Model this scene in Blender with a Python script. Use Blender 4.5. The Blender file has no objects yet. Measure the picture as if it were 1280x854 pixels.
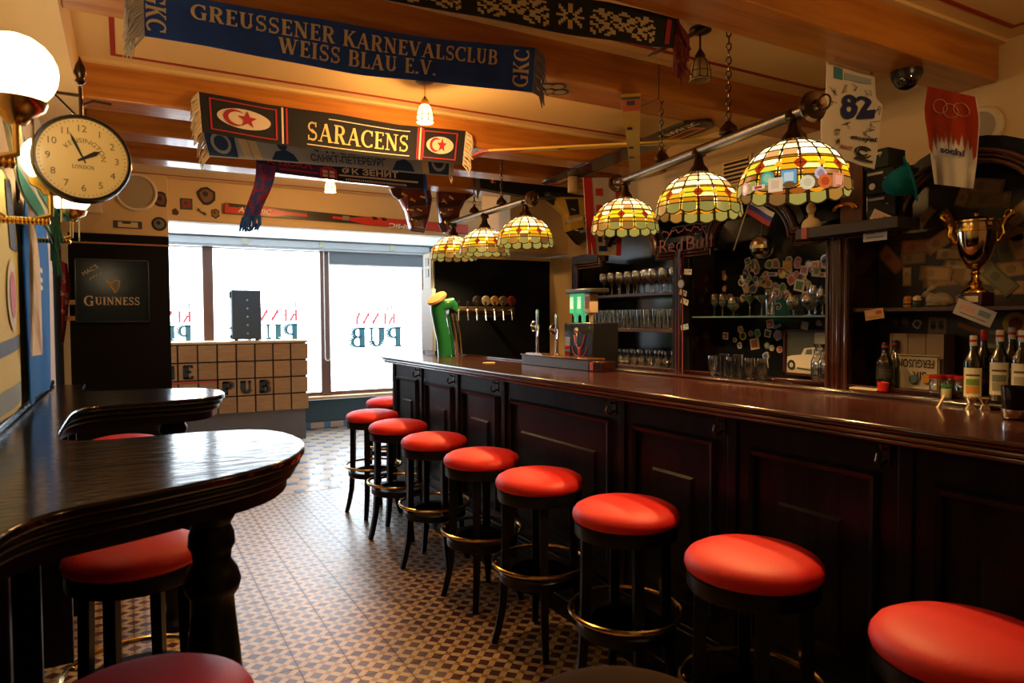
import bpy, math, random
import numpy as np
from mathutils import Vector, Matrix
C = bpy.context.scene
COL = C.collection
PI = math.pi
# ---------------------------------------------------------------- camera
F = 858.0
H = 1.53
def _n(v): return v / np.linalg.norm(v)
_vy = _n(np.array([155 - 640, 401 - 427, F]))
_vx = np.array([2160 - 640, 389 - 427, F]); _vx = _n(_vx - _vy * (_vx @ _vy))
RM = np.stack([_vx, _vy, np.cross(_vx, _vy)])
EYE = np.array([0, 0, H])
cd = bpy.data.cameras.new('camera'); cam = bpy.data.objects.new('camera', cd); COL.objects.link(cam)
r_, u_, b_ = RM @ [1, 0, 0], RM @ [0, -1, 0], RM @ [0, 0, -1]
cam.matrix_world = Matrix([[r_[i], u_[i], b_[i], EYE[i]] for i in range(3)] + [[0, 0, 0, 1]])
cd.sensor_width = 36; cd.lens = F / 1280 * 36; cd.clip_start = .02
cd.dof.use_dof = True; cd.dof.focus_distance = 4.2; cd.dof.aperture_fstop = 4.5
C.camera = cam
C.view_settings.view_transform = 'Standard'; C.view_settings.look = 'None'
C.view_settings.gamma = 1; C.view_settings.use_curve_mapping = False
C.view_settings.exposure = 0.7
# ---------------------------------------------------------------- world: bright overcast street outside
w = bpy.data.worlds.new('world'); C.world = w; w.use_nodes = True
w.node_tree.nodes['Background'].inputs[0].default_value = (.8, .9, 1, 1)
w.node_tree.nodes['Background'].inputs[1].default_value = 2.0
WINDOW_GLOW = 4.8        # frosted, day-lit shop window
LAMP_W = 36.0            # bulbs of the bar lamps
GLOBE_W = 13.0
def lamp(name, loc, watts, col=(1, .56, .20), r=.03, spot=None, parent=None):
    l = bpy.data.lights.new(name, 'SPOT' if spot else 'POINT'); l.energy = watts; l.color = col; l.shadow_soft_size = r
    if spot: l.spot_size = spot; l.spot_blend = .6
    o = bpy.data.objects.new(name, l); COL.objects.link(o); o.location = loc
    if parent: o.parent = parent
    return o
# ---------------------------------------------------------------- helpers
def pt(px, py, ax, val):       # where the sight line through a pixel of the photograph meets the plane ax = val
    d = RM @ np.array([px - 640, py - 427, F]); i = 'xyz'.index(ax)
    return EYE + (val - EYE[i]) / d[i] * d
def pd(px, py, dep):           # the same at a given depth
    return EYE + RM @ np.array([px - 640, py - 427, F]) * dep / F
def L(h):
    c = [int(h[i:i + 2], 16) / 255 for i in (0, 2, 4)]
    return tuple(x / 12.92 if x <= .04045 else ((x + .055) / 1.055) ** 2.4 for x in c) + (1,)
def col(c): return L(c) if isinstance(c, str) else (tuple(c) + (1,))[:4]
MATS = {}
def M(name, c='808080', rough=.5, metal=0, emit=0, ec=None, spec=.5, coat=0, c2=None, ns=8, st=(1, 1, 1), bump=0, bs=None, sheen=0, lo=.35, hi=.65, uv=False):
    if name in MATS: return MATS[name]
    m = bpy.data.materials.new(name); m.use_nodes = True; MATS[name] = m
    nt = m.node_tree; p = nt.nodes['Principled BSDF']; I = p.inputs
    I['Base Color'].default_value = col(c); I['Roughness'].default_value = rough; I['Metallic'].default_value = metal
    I['Specular IOR Level'].default_value = spec; I['Coat Weight'].default_value = coat; I['Coat Roughness'].default_value = .08
    I['Sheen Weight'].default_value = sheen
    if emit:
        I['Emission Color'].default_value = col(ec or c); I['Emission Strength'].default_value = emit
    m.diffuse_color = col(c)
    if c2 or bump:
        tc = nt.nodes.new('ShaderNodeTexCoord'); mp = nt.nodes.new('ShaderNodeMapping'); mp.inputs['Scale'].default_value = st
        nt.links.new(tc.outputs['UV' if uv else 'Object'], mp.inputs[0])
        no = nt.nodes.new('ShaderNodeTexNoise'); no.inputs['Scale'].default_value = ns; no.inputs['Detail'].default_value = 5
        nt.links.new(mp.outputs[0], no.inputs['Vector'])
        if c2:
            cr = nt.nodes.new('ShaderNodeValToRGB'); cr.color_ramp.elements[0].position = lo; cr.color_ramp.elements[1].position = hi
            cr.color_ramp.elements[0].color = col(c); cr.color_ramp.elements[1].color = col(c2)
            nt.links.new(no.outputs['Fac'], cr.inputs[0]); nt.links.new(cr.outputs[0], I['Base Color'])
        if bump:
            n2 = no
            if bs:
                n2 = nt.nodes.new('ShaderNodeTexNoise'); n2.inputs['Scale'].default_value = bs; n2.inputs['Distortion'].default_value = 1.6 if 'oak' in name else 0; nt.links.new(mp.outputs[0], n2.inputs['Vector'])
            bp = nt.nodes.new('ShaderNodeBump'); bp.inputs['Strength'].default_value = bump; bp.inputs['Distance'].default_value = .01
            nt.links.new(n2.outputs['Fac'], bp.inputs['Height']); nt.links.new(bp.outputs[0], I['Normal'])
    return m
def glassmat(name, tint=(.93, .96, .95), f0=.12, rough=.02):
    if name in MATS: return MATS[name]
    m = bpy.data.materials.new(name); m.use_nodes = True; MATS[name] = m; nt = m.node_tree; nt.nodes.clear()
    o = nt.nodes.new('ShaderNodeOutputMaterial'); mx = nt.nodes.new('ShaderNodeMixShader'); t = nt.nodes.new('ShaderNodeBsdfTransparent')
    g = nt.nodes.new('ShaderNodeBsdfGlossy'); lw = nt.nodes.new('ShaderNodeLayerWeight'); ad = nt.nodes.new('ShaderNodeMath')
    t.inputs[0].default_value = tint + (1,); g.inputs['Roughness'].default_value = rough; lw.inputs[0].default_value = .3
    ad.operation = 'ADD'; ad.inputs[1].default_value = f0; ad.use_clamp = True
    nt.links.new(lw.outputs['Facing'], ad.inputs[0]); nt.links.new(ad.outputs[0], mx.inputs[0])
    nt.links.new(t.outputs[0], mx.inputs[1]); nt.links.new(g.outputs[0], mx.inputs[2]); nt.links.new(mx.outputs[0], o.inputs[0])
    return m
class MB:
    def __init__(s): s.v = []; s.f = []; s.m = []; s.uv = None
    def add(s, vs, fs, mi=0):
        n = len(s.v); s.v += [tuple(map(float, v)) for v in vs]; s.f += [tuple(i + n for i in f) for f in fs]; s.m += [mi] * len(fs); return s
    def box(s, a, b, mi=0):
        (x0, y0, z0), (x1, y1, z1) = a, b
        return s.add([(x0, y0, z0), (x1, y0, z0), (x1, y1, z0), (x0, y1, z0), (x0, y0, z1), (x1, y0, z1), (x1, y1, z1), (x0, y1, z1)],
                     [(3, 2, 1, 0), (4, 5, 6, 7), (0, 1, 5, 4), (1, 2, 6, 5), (2, 3, 7, 6), (3, 0, 4, 7)], mi)
    def obox(s, c, size, rot=(0, 0, 0), mi=0):     # box by centre, size and euler
        R = (Matrix.Rotation(rot[2], 3, 'Z') @ Matrix.Rotation(rot[1], 3, 'Y') @ Matrix.Rotation(rot[0], 3, 'X'))
        t = MB().box([-x / 2 for x in size], [x / 2 for x in size])
        return s.add([Vector(c) + R @ Vector(v) for v in t.v], t.f, mi)
    def tube(s, path, r, n=8, mi=0, closed=False, cap=True, flat=1):
        P = [Vector(p) for p in path]; k = len(P); R = r if isinstance(r, (list, tuple)) else [r] * k
        vs = []; ref = None
        for i in range(k):
            a = P[(i - 1) % k] if closed or i else P[0]; b = P[(i + 1) % k] if closed or i < k - 1 else P[-1]
            t = (b - a).normalized()
            if ref is None: ref = Vector((0, 0, 1)) if abs(t.z) < .9 else Vector((1, 0, 0))
            u = (ref - t * ref.dot(t)).normalized(); ref = u; v = t.cross(u)
            for j in range(n):
                q = 2 * PI * j / n; vs.append(P[i] + u * (math.cos(q) * R[i] * flat) + v * (math.sin(q) * R[i]))
        fs = [(i * n + j, i * n + (j + 1) % n, ((i + 1) % k) * n + (j + 1) % n, ((i + 1) % k) * n + j) for i in range(k if closed else k - 1) for j in range(n)]
        if cap and not closed: fs += [tuple(range(n))[::-1], tuple(range((k - 1) * n, k * n))]
        return s.add(vs, fs, mi)
    def lathe(s, prof, c=(0, 0, 0), n=20, mi=0, T=None, sx=1):
        vs = []; fs = []; k = len(prof)
        for r, z in prof:
            for j in range(n):
                q = 2 * PI * j / n; vs.append(Vector((math.cos(q) * r, math.sin(q) * r * sx, z)))
        for i in range(k - 1):
            for j in range(n): fs.append((i * n + j, i * n + (j + 1) % n, (i + 1) * n + (j + 1) % n, (i + 1) * n + j))
        if prof[0][0] > 1e-4: fs.append(tuple(range(n))[::-1])
        if prof[-1][0] > 1e-4 and k > 2: fs.append(tuple(range((k - 1) * n, k * n)))
        if T is not None: vs = [T @ v for v in vs]
        return s.add([v + Vector(c) for v in vs], fs, mi)
    def prism(s, poly, d0, d1, plane='xy', mi=0):
        g = {'xy': lambda p, d: (p[0], p[1], d), 'xz': lambda p, d: (p[0], d, p[1]), 'yz': lambda p, d: (d, p[0], p[1])}[plane]
        n = len(poly); vs = [g(p, d0) for p in poly] + [g(p, d1) for p in poly]
        return s.add(vs, [tuple(range(n))[::-1], tuple(range(n, 2 * n))] + [(i, (i + 1) % n, n + (i + 1) % n, n + i) for i in range(n)], mi)
    def ball(s, c, r, n=14, mi=0, T=None):
        r = r if isinstance(r, (tuple, list)) else (r, r, r); k = max(6, n // 2)
        vs = []; fs = []
        for i in range(k + 1):
            a = PI * i / k
            for j in range(n):
                q = 2 * PI * j / n; v = Vector((r[0] * math.sin(a) * math.cos(q), r[1] * math.sin(a) * math.sin(q), -r[2] * math.cos(a)))
                vs.append(Vector(c) + (T @ v if T is not None else v))
        fs = [(i * n + j, i * n + (j + 1) % n, (i + 1) * n + (j + 1) % n, (i + 1) * n + j) for i in range(k) for j in range(n)]
        return s.add(vs, fs, mi)
    def sheet(s, fn, nu, nv, th, nrm, mi=0, back=None):   # thick cloth from fn(u, v); nrm points at the viewer's side
        N = Vector(nrm) * th; vs = []
        for k in (1, 0):
            for i in range(nu + 1):
                for j in range(nv + 1): vs.append(Vector(fn(i / nu, j / nv)) - N * (1 - k))
        W = nv + 1; O = (nu + 1) * W; f1 = []; f2 = []
        for i in range(nu):
            for j in range(nv):
                a, b, c, d = i * W + j, (i + 1) * W + j, (i + 1) * W + j + 1, i * W + j + 1
                f1.append((a, b, c, d)); f2.append((O + d, O + c, O + b, O + a))
        rim = [i * W for i in range(nu + 1)] + [nu * W + j for j in range(1, W)] + [i * W + nv for i in range(nu - 1, -1, -1)] + [j for j in range(nv - 1, 0, -1)]
        e = [(rim[i], O + rim[i], O + rim[(i + 1) % len(rim)], rim[(i + 1) % len(rim)]) for i in range(len(rim))]
        return s.add(vs, f1 + f2 + e, mi)
    def flat(s, v2, f2, fn, mi=0): return s.add([fn(u, v) for u, v in v2], f2, mi)
    def spin(s, ang):
        c, k = math.cos(ang), math.sin(ang); s.v = [(x * c - y * k, x * k + y * c, z) for x, y, z in s.v]; return s
    def move(s, d): s.v = [(x + d[0], y + d[1], z + d[2]) for x, y, z in s.v]; return s
    def join(s, o):
        n = len(s.v); s.v += o.v; s.f += [tuple(i + n for i in f) for f in o.f]; s.m += o.m; return s
ORG = {}
def org(o): return ORG.get(o.name, (0, 0, 0)) if o else (0, 0, 0)
def part(name, mb, mats, parent=None, world=True, bevel=0, smooth=True, ang=.7, **props):
    """link mb as ONE mesh object; its vertices are given in world space (world=True) or in the parent's space"""
    o0 = org(parent) if world else (0, 0, 0)
    me = bpy.data.meshes.new(name)
    me.from_pydata([(x - o0[0], y - o0[1], z - o0[2]) for x, y, z in mb.v], [], mb.f)
    for m in (mats if isinstance(mats, (list, tuple)) else [mats]): me.materials.append(m)
    me.polygons.foreach_set('material_index', mb.m)
    if mb.uv:
        ul = me.uv_layers.new(name='UVMap')
        for lp in me.loops: ul.data[lp.index].uv = mb.uv[lp.vertex_index]
    me.validate(); me.update()
    if smooth: me.shade_smooth(); me.set_sharp_from_angle(angle=ang)
    o = bpy.data.objects.new(name, me); COL.objects.link(o)
    if parent: o.parent = parent; ORG[o.name] = org(parent) if world else (0, 0, 0)
    if bevel:
        b = o.modifiers.new('bevel', 'BEVEL'); b.width = bevel; b.segments = 2; b.limit_method = 'ANGLE'; b.angle_limit = .6
    for k, v in props.items(): o[k] = v
    return o
def tag(o, label, cat, group=None):
    o['label'] = label; o['category'] = cat
    if group: o['group'] = group
    return o
def thing(name, label, cat, loc=(0, 0, 0), group=None, rot=0):
    o = bpy.data.objects.new(name, None); COL.objects.link(o); o.location = loc; o.rotation_euler = (0, 0, rot); o.empty_display_size = .05
    ORG[o.name] = tuple(map(float, loc)); return tag(o, label, cat, group)
def struct(name, mb, mats, **k): return part(name, mb, mats, kind='structure', **k)
def single(name, mb, mats, label, cat, group=None, loc=None, **k):
    """a thing that is one mesh, its origin at its own base"""
    if loc is None:
        xs = np.array(mb.v); loc = ((xs[:, 0].min() + xs[:, 0].max()) / 2, (xs[:, 1].min() + xs[:, 1].max()) / 2, xs[:, 2].min())
    mb.move([-x for x in loc]); o = part(name, mb, mats, None, **k); o.location = loc; ORG[o.name] = tuple(map(float, loc)); return tag(o, label, cat, group)
def dup(root, loc, rot=None, label=None):
    def rec(o, par):
        c = o.copy(); COL.objects.link(c)
        if par: c.parent = par
        for ch in [x for x in bpy.data.objects if x.parent == o]: rec(ch, c)
        return c
    r = rec(root, None); r.location = loc; ORG[r.name] = tuple(map(float, loc))
    if rot is not None: r.rotation_euler = (0, 0, rot)
    if label: r['label'] = label
    return r
def circ(r, n=32, c=(0, 0), a0=0, a1=2 * PI, end=False):
    k = n + 1 if end else n
    return [(c[0] + r * math.cos(a0 + (a1 - a0) * i / n), c[1] + r * math.sin(a0 + (a1 - a0) * i / n)) for i in range(k)]
def ring(c, r, z, n=40): return [(c[0] + r * math.cos(2 * PI * i / n), c[1] + r * math.sin(2 * PI * i / n), z) for i in range(n)]
# ---- lettering: a serif face drawn from strokes, and the built-in sans face
T_, t_ = .17, .075
SF = {  # width, strokes: l x0 y0 x1 y1 w | a cx cy rx ry a0 a1 w (0: contrast) | s x y len (slab)
 'A': (.84, 'l .42 .98 .1 0 t,l .42 .98 .7 0 T,l .22 .34 .6 .34 t,s .1 0 .26,s .72 0 .3'),
 'B': (.74, 'l .2 0 .2 1 T,l .1 .965 .4 .965 t,l .1 .035 .42 .035 t,l .2 .52 .4 .52 t,a .4 .745 .2 .22 -90 90 0,a .42 .275 .24 .24 -90 90 0,s .15 0 .2,s .15 1 .2'),
 'C': (.76, 'a .44 .5 .36 .465 48 312 0,l .69 .98 .69 .68 t,l .69 .05 .69 .22 t'),
 'D': (.84, 'l .2 0 .2 1 T,l .1 .965 .4 .965 t,l .1 .035 .4 .035 t,a .38 .5 .36 .465 -90 90 0,s .15 0 .2,s .15 1 .2'),
 'E': (.66, 'l .2 0 .2 1 T,l .1 .965 .6 .965 t,l .1 .035 .62 .035 t,l .2 .52 .46 .52 t,l .58 1 .58 .8 t,l .6 0 .6 .22 t,l .46 .62 .46 .42 t,s .15 0 .2,s .15 1 .2'),
 'G': (.82, 'a .44 .5 .36 .465 48 300 0,l .69 .98 .69 .7 t,l .66 .02 .66 .42 T,s .66 .43 .3'),
 'H': (.86, 'l .2 0 .2 1 T,l .66 0 .66 1 T,l .2 .52 .66 .52 t,s .2 0 .32,s .2 1 .32,s .66 0 .32,s .66 1 .32'),
 'I': (.4, 'l .2 0 .2 1 T,s .2 0 .34,s .2 1 .34'),
 'K': (.82, 'l .2 0 .2 1 T,l .66 .97 .26 .46 t,l .36 .6 .7 .02 T,s .2 0 .32,s .2 1 .32,s .66 1 .26,s .72 0 .26'),
 'L': (.64, 'l .2 0 .2 1 T,l .1 .035 .6 .035 t,l .58 0 .58 .26 t,s .2 1 .34,s .15 0 .2'),
 'N': (.86, 'l .17 0 .17 1 t,l .7 0 .7 1 t,l .17 .97 .7 .03 T,s .17 0 .28,s .12 1 .24,s .7 1 .28'),
 'O': (.84, 'a .42 .5 .34 .465 0 360 0'),
 'P': (.7, 'l .2 0 .2 1 T,l .1 .965 .4 .965 t,l .2 .47 .4 .47 t,a .4 .715 .24 .25 -90 90 0,s .2 0 .36,s .15 1 .2'),
 'R': (.8, 'l .2 0 .2 1 T,l .1 .965 .4 .965 t,l .2 .5 .42 .5 t,a .4 .73 .22 .235 -90 90 0,l .42 .5 .66 .02 T,s .2 0 .32,s .15 1 .2,s .7 0 .22'),
 'S': (.64, 'a .32 .735 .21 .23 50 262 .1,a .32 .265 .23 .23 -130 88 .1,l .52 1 .52 .74 t,l .1 0 .1 .27 t,l .24 .56 .42 .44 T'),
 'T': (.74, 'l .37 0 .37 1 T,l .06 .965 .68 .965 t,l .07 1 .07 .76 t,l .67 1 .67 .76 t,s .37 0 .34'),
 'U': (.82, 'l .2 .32 .2 1 T,l .64 .32 .64 1 t,a .42 .32 .22 .28 180 360 0,s .2 1 .34,s .64 1 .26'),
 'V': (.82, 'l .14 1 .42 .02 T,l .7 1 .42 .02 t,s .14 1 .3,s .7 1 .26'),
 'W': (1.16, 'l .14 1 .36 .02 T,l .58 .9 .36 .02 t,l .55 .95 .8 .02 T,l 1.02 1 .8 .02 t,s .14 1 .28,s .55 1 .24,s 1.02 1 .26'),
 'Y': (.8, 'l .14 1 .4 .46 T,l .66 1 .4 .46 t,l .4 0 .4 .46 T,s .4 0 .34,s .14 1 .28,s .66 1 .26'),
 '.': (.26, 'l .12 0 .12 .14 T'), ' ': (.36, ''), '-': (.4, 'l .06 .4 .34 .4 t')}
def serif(s, h, w=1.0, gap=.04, sy=.06, sq=1.0):
    V, Fc, x = [], [], 0
    def quad(p, q, w0, w1):
        d = Vector((q[0] - p[0], q[1] - p[1])); d.normalize(); n = Vector((-d.y, d.x)); b = len(V)
        for P, W_ in ((p, w0), (q, w1)):
            V.append((P[0] + n.x * W_ / 2, P[1] + n.y * W_ / 2)); V.append((P[0] - n.x * W_ / 2, P[1] - n.y * W_ / 2))
        Fc.append((b + 1, b + 3, b + 2, b))
    for ch in s:
        adv, st = SF.get(ch, SF[' '])
        for k in filter(None, st.split(',')):
            k = k.split(); a = [({'T': T_ * w, 't': t_ * w}.get(z) or float(z)) if z != '0' else 0. for z in k[1:]]
            if k[0] == 'l':
                for i in range(3):
                    p = [a[0] + (a[2] - a[0]) * i / 3 + x, a[1] + (a[3] - a[1]) * i / 3]; q = [a[0] + (a[2] - a[0]) * (i + 1) / 3 + x, a[1] + (a[3] - a[1]) * (i + 1) / 3]
                    quad(p, q, a[4], a[4])
            elif k[0] == 's':
                yy = a[1] + (sy / 2 if a[1] < .5 else -sy / 2); quad((x + a[0] - a[2] / 2, yy), (x + a[0] + a[2] / 2, yy), sy * min(w, 1.4), sy * min(w, 1.4))
            else:
                n = max(5, int(abs(a[5] - a[4]) / 20)); pr = None
                for i in range(n + 1):
                    q = math.radians(a[4] + (a[5] - a[4]) * i / n); P = (x + a[0] + a[2] * math.cos(q), a[1] + a[3] * math.sin(q))
                    W_ = a[6] * w or (t_ + (T_ - t_) * abs(math.cos(q)) ** 1.3) * w
                    if pr: quad(pr[0], P, pr[1], W_)
                    pr = (P, W_)
        x += adv + gap
    x -= gap
    return [(u * h * sq, v * h) for u, v in V], Fc, x * h * sq
_txt = {}
def sans(s, h, bold=0.0):
    if s in _txt and _txt[s][3] == bold: v, f, wd, _ = _txt[s]
    else:
        c = bpy.data.curves.new('txt', 'FONT'); c.body = s; c.resolution_u = 3; c.offset = bold; o = bpy.data.objects.new('txt', c); COL.objects.link(o)
        bpy.context.view_layer.update(); me = o.evaluated_get(bpy.context.evaluated_depsgraph_get()).to_mesh()
        v = [(p.co.x, p.co.y) for p in me.vertices]; f = [tuple(p.vertices) for p in me.polygons]
        bpy.data.objects.remove(o); bpy.data.curves.remove(c)
        x0 = min(p[0] for p in v); y0 = min(p[1] for p in v); k = 1 / (max(p[1] for p in v) - y0)
        v = [((p[0] - x0) * k, (p[1] - y0) * k) for p in v]; wd = max(p[0] for p in v); _txt[s] = (v, f, wd, bold)
    return [(a * h, b * h) for a, b in v], f, wd * h
def face_map(p0, ux, uy):    # flat lettering plane: origin, unit right, unit up
    p0, ux, uy = Vector(p0), Vector(ux), Vector(uy)
    return lambda u, v: p0 + ux * u + uy * v
# ---------------------------------------------------------------- materials
CREAM = M('cream_paint', (.72, .50, .22), .6, bump=.05, ns=60)
CREAMW = M('cream_wall_paint', (.60, .43, .22), .6, bump=.08, ns=40)
REDLINE = M('red_border_paint', (.32, .02, .012), .5)
BEAM = M('stained_pine_beam', (.52, .20, .028), .36, c2=(.36, .115, .012), ns=3, st=(.7, 9, 9), coat=.25, bump=.06)
BLACKW = M('black_stained_wood', (.005, .005, .008), .33, c2=(.011, .010, .015), ns=3, st=(8, 8, .8), bump=.10, bs=14, spec=.18)
DARKWALL = M('near_black_wall_paint', (.006, .0055, .007), .6, spec=.1, bump=.03, ns=30)
TABLE = M('black_lacquered_oak', (.008, .007, .008), .14, c2=(.02, .018, .018), ns=2.2, st=(1.6, 6, 6), bump=.16, bs=3.4)
MAHO = M('dark_mahogany', (.035, .008, .007), .2, c2=(.015, .004, .004), ns=3, st=(8, .7, 8), coat=.5)
MAHOT = M('mahogany_counter_top', (.055, .015, .011), .2, c2=(.026, .008, .006), ns=5, st=(6, .6, 6), coat=.4, bump=.05)
EDGE = M('gold_sheen_mahogany_edge', (.16, .06, .02), .17, c2=(.06, .018, .009), ns=6, st=(6, .4, 6), coat=.5)  # gold-brown tone paints in the lamps' reflections along the edge
BRASS = M('polished_brass', (.83, .55, .20), .2, 1)
GOLD = M('gold_plate', (.95, .60, .13), .16, 1)
CHROME = M('chrome', (.75, .75, .76), .12, 1)
STEEL = M('brushed_steel', (.46, .45, .44), .28, 1)
BRONZE = M('dark_bronze', (.10, .06, .035), .3, 1)
RED = M('red_leatherette', (.74, .017, .013), .55, c2=(.66, .012, .010), ns=5, bump=.07, bs=120, spec=.5)
BLACKP = M('black_plastic', (.012, .012, .013), .3)
WHITEP = M('white_plastic', (.75, .74, .70), .4)
BLUEGREY = M('blue_grey_wall_paint', (.035, .085, .11), .5)
PALEBLUE = M('pale_blue_paint', (.42, .52, .60), .4)
BROWNFRAME = M('brown_window_frame', (.16, .075, .055), .4)
GLOW = M('frosted_daylit_pane', 'ffffff', .4, emit=WINDOW_GLOW, ec=(.76, .90, 1.0))
OAK = M('light_oak', (.60, .36, .16), .45, c2=(.50, .28, .11), ns=3, st=(1, 6, 6))
GREYPAINT = M('grey_brown_plinth_paint', (.13, .11, .10), .6)
PAPER = M('white_paper', (.72, .70, .64), .6)
GLASS = glassmat('clear_glass', (.97, .98, .98), .2)
def tile_mat():
    m = bpy.data.materials.new('encaustic_check_tile'); m.use_nodes = True; nt = m.node_tree; p = nt.nodes['Principled BSDF']
    p.inputs['Roughness'].default_value = .36; p.inputs['Specular IOR Level'].default_value = .65; p.inputs['Coat Weight'].default_value = .25; p.inputs['Coat Roughness'].default_value = .3
    tc = nt.nodes.new('ShaderNodeTexCoord'); sp = nt.nodes.new('ShaderNodeSeparateXYZ'); nt.links.new(tc.outputs['UV'], sp.inputs[0])
    def ma(op, a, b=None):
        n = nt.nodes.new('ShaderNodeMath'); n.operation = op
        for i, q in enumerate((a, b)):
            if q is None: continue
            if isinstance(q, (int, float)): n.inputs[i].default_value = q
            else: nt.links.new(q, n.inputs[i])
        return n.outputs[0]
    u, v = sp.outputs[0], sp.outputs[1]
    a = ma('FRACT', ma('ADD', ma('MULTIPLY', ma('ADD', u, v), 2), .19 + 8)); b = ma('FRACT', ma('ADD', ma('MULTIPLY', ma('SUBTRACT', u, v), 2), .19 + 8))
    A = ma('GREATER_THAN', a, .38); B = ma('GREATER_THAN', b, .38)
    dark = ma('MULTIPLY', A, B); och = ma('MULTIPLY', ma('SUBTRACT', 1, A), ma('SUBTRACT', 1, B))
    def mix(f, c0, c1):
        n = nt.nodes.new('ShaderNodeMixRGB'); nt.links.new(f, n.inputs[0])
        for i, q in ((1, c0), (2, c1)):
            if isinstance(q, tuple): n.inputs[i].default_value = q + (1,)
            else: nt.links.new(q, n.inputs[i])
        return n.outputs[0]
    c = mix(dark, mix(och, (.62, .45, .24), (.40, .21, .045)), (.095, .022, .020))
    no = nt.nodes.new('ShaderNodeTexNoise'); no.inputs['Scale'].default_value = 9; nt.links.new(tc.outputs['Object'], no.inputs['Vector'])
    mm = nt.nodes.new('ShaderNodeMixRGB'); mm.blend_type = 'MULTIPLY'; mm.inputs[0].default_value = .35; nt.links.new(c, mm.inputs[1]); nt.links.new(no.outputs['Fac'], mm.inputs[2])
    nt.links.new(mm.outputs[0], p.inputs['Base Color'])
    return m
TILE = tile_mat()
GROUT = M('tile_grout', (.12, .08, .055), .8)
OCTA = M('cream_octagon_tile', (.56, .44, .33), .36, c2=(.48, .36, .27), ns=3, coat=.15)
COBALT = M('cobalt_dot_tile', (.07, .19, .38), .36, coat=.1)
# ---------------------------------------------------------------- floor
floor = struct('floor', MB().box((-1.0, -1.6, -.06), (4.3, 9.85, -.004)), GROUT)
TP, TX, TY = .208, .634, 3.2547
def tile_mb(x, y, g=.0012):
    mb = MB(); x0, y0, x1, y1 = x + g, y + g, x + TP - g, y + TP - g
    mb.add([(x0, y0, -.004), (x1, y0, -.004), (x1, y1, -.004), (x0, y1, -.004), (x0, y0, 0), (x1, y0, 0), (x1, y1, 0), (x0, y1, 0)],
           [(4, 5, 6, 7), (0, 1, 5, 4), (1, 2, 6, 5), (2, 3, 7, 6), (3, 0, 4, 7)])
    mb.uv = [(0, 0), (1, 0), (1, 1), (0, 1)] * 2; return mb
proto_tile = None; rest = MB(); rest.uv = []
for j in range(-23, 14):
    for i in range(-5, 7):
        x, y = TX + i * TP, TY + j * TP
        if j < -7:
            t = tile_mb(x, y); rest.join(t); rest.uv += t.uv
        elif proto_tile is None:
            proto_tile = part('floor_tile', tile_mb(0, 0), TILE, floor, world=False, smooth=False); proto_tile.location = (x, y, 0)
        else:
            o = proto_tile.copy(); COL.objects.link(o); o.location = (x, y, 0); o.name = 'floor_tile'
part('floor_tile_field', rest, TILE, floor, kind='stuff', smooth=False)
YB = TY + 14 * TP    # from here to the window: octagons with cobalt dots, laid diagonally
OP = .2165; q = OP / 2 - .0028; cu = .058
oct_poly = [(q, q - cu), (q - cu, q), (cu - q, q), (-q, q - cu), (-q, cu - q), (cu - q, -q), (q - cu, -q), (q, cu - q)]
oct_poly = [((a - b) * .70711, (a + b) * .70711) for a, b in oct_poly]
dots = MB(); op0 = None; more = MB(); cand = []
for i in range(-40, 41):
    for j in range(-40, 41):
        cx, cy = .87 + (i - j) * OP * .70711 + .153, 6.39 + (i + j) * OP * .70711
        if -.45 < cx < 4.0 and YB - .10 < cy < 9.75: cand.append((cx, cy))
        dx = cx - .153
        if -.45 < dx < 4.0 and YB + .06 < cy < 9.75:
            k = cu - .004; dots.prism([(dx - k * .707, cy - k * .707), (dx + k * .707, cy - k * .707), (dx + k * .707, cy + k * .707), (dx - k * .707, cy + k * .707)], -.003, .0005)
cand.sort(key=lambda p: p[1] + .2 * abs(p[0] - 1.3))
for n, (cx, cy) in enumerate(cand):
    if n >= 290: more.prism([(a + cx, b + cy) for a, b in oct_poly], -.004, 0); continue
    if cy < YB + .135:          # cut tiles along the seam
        P = [(a + cx, b + cy) for a, b in oct_poly]; Q = []; lim = YB + .014
        for a, b in zip(P, P[1:] + P[:1]):
            if a[1] >= lim: Q.append(a)
            if (a[1] >= lim) != (b[1] >= lim): t = (lim - a[1]) / (b[1] - a[1]); Q.append((a[0] + (b[0] - a[0]) * t, lim))
        if len(Q) > 2: part('octagon_tile', MB().prism(Q, -.004, 0), OCTA, floor, smooth=False)
        continue
    if op0 is None: op0 = o = part('octagon_tile', MB().prism(oct_poly, -.004, 0), OCTA, floor, world=False, smooth=False)
    else: o = op0.copy(); COL.objects.link(o)
    o.location = (cx, cy, 0)
if more.v: part('octagon_tile_field', more, OCTA, floor, kind='stuff', smooth=False)
part('cobalt_dot_field', dots, COBALT, floor, kind='stuff', smooth=False)
part('border_strip', MB().box((-.45, YB, -.004), (4.0, YB + .012, .0005)), M('grey_border_tile', (.07, .06, .055), .6), floor)
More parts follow.
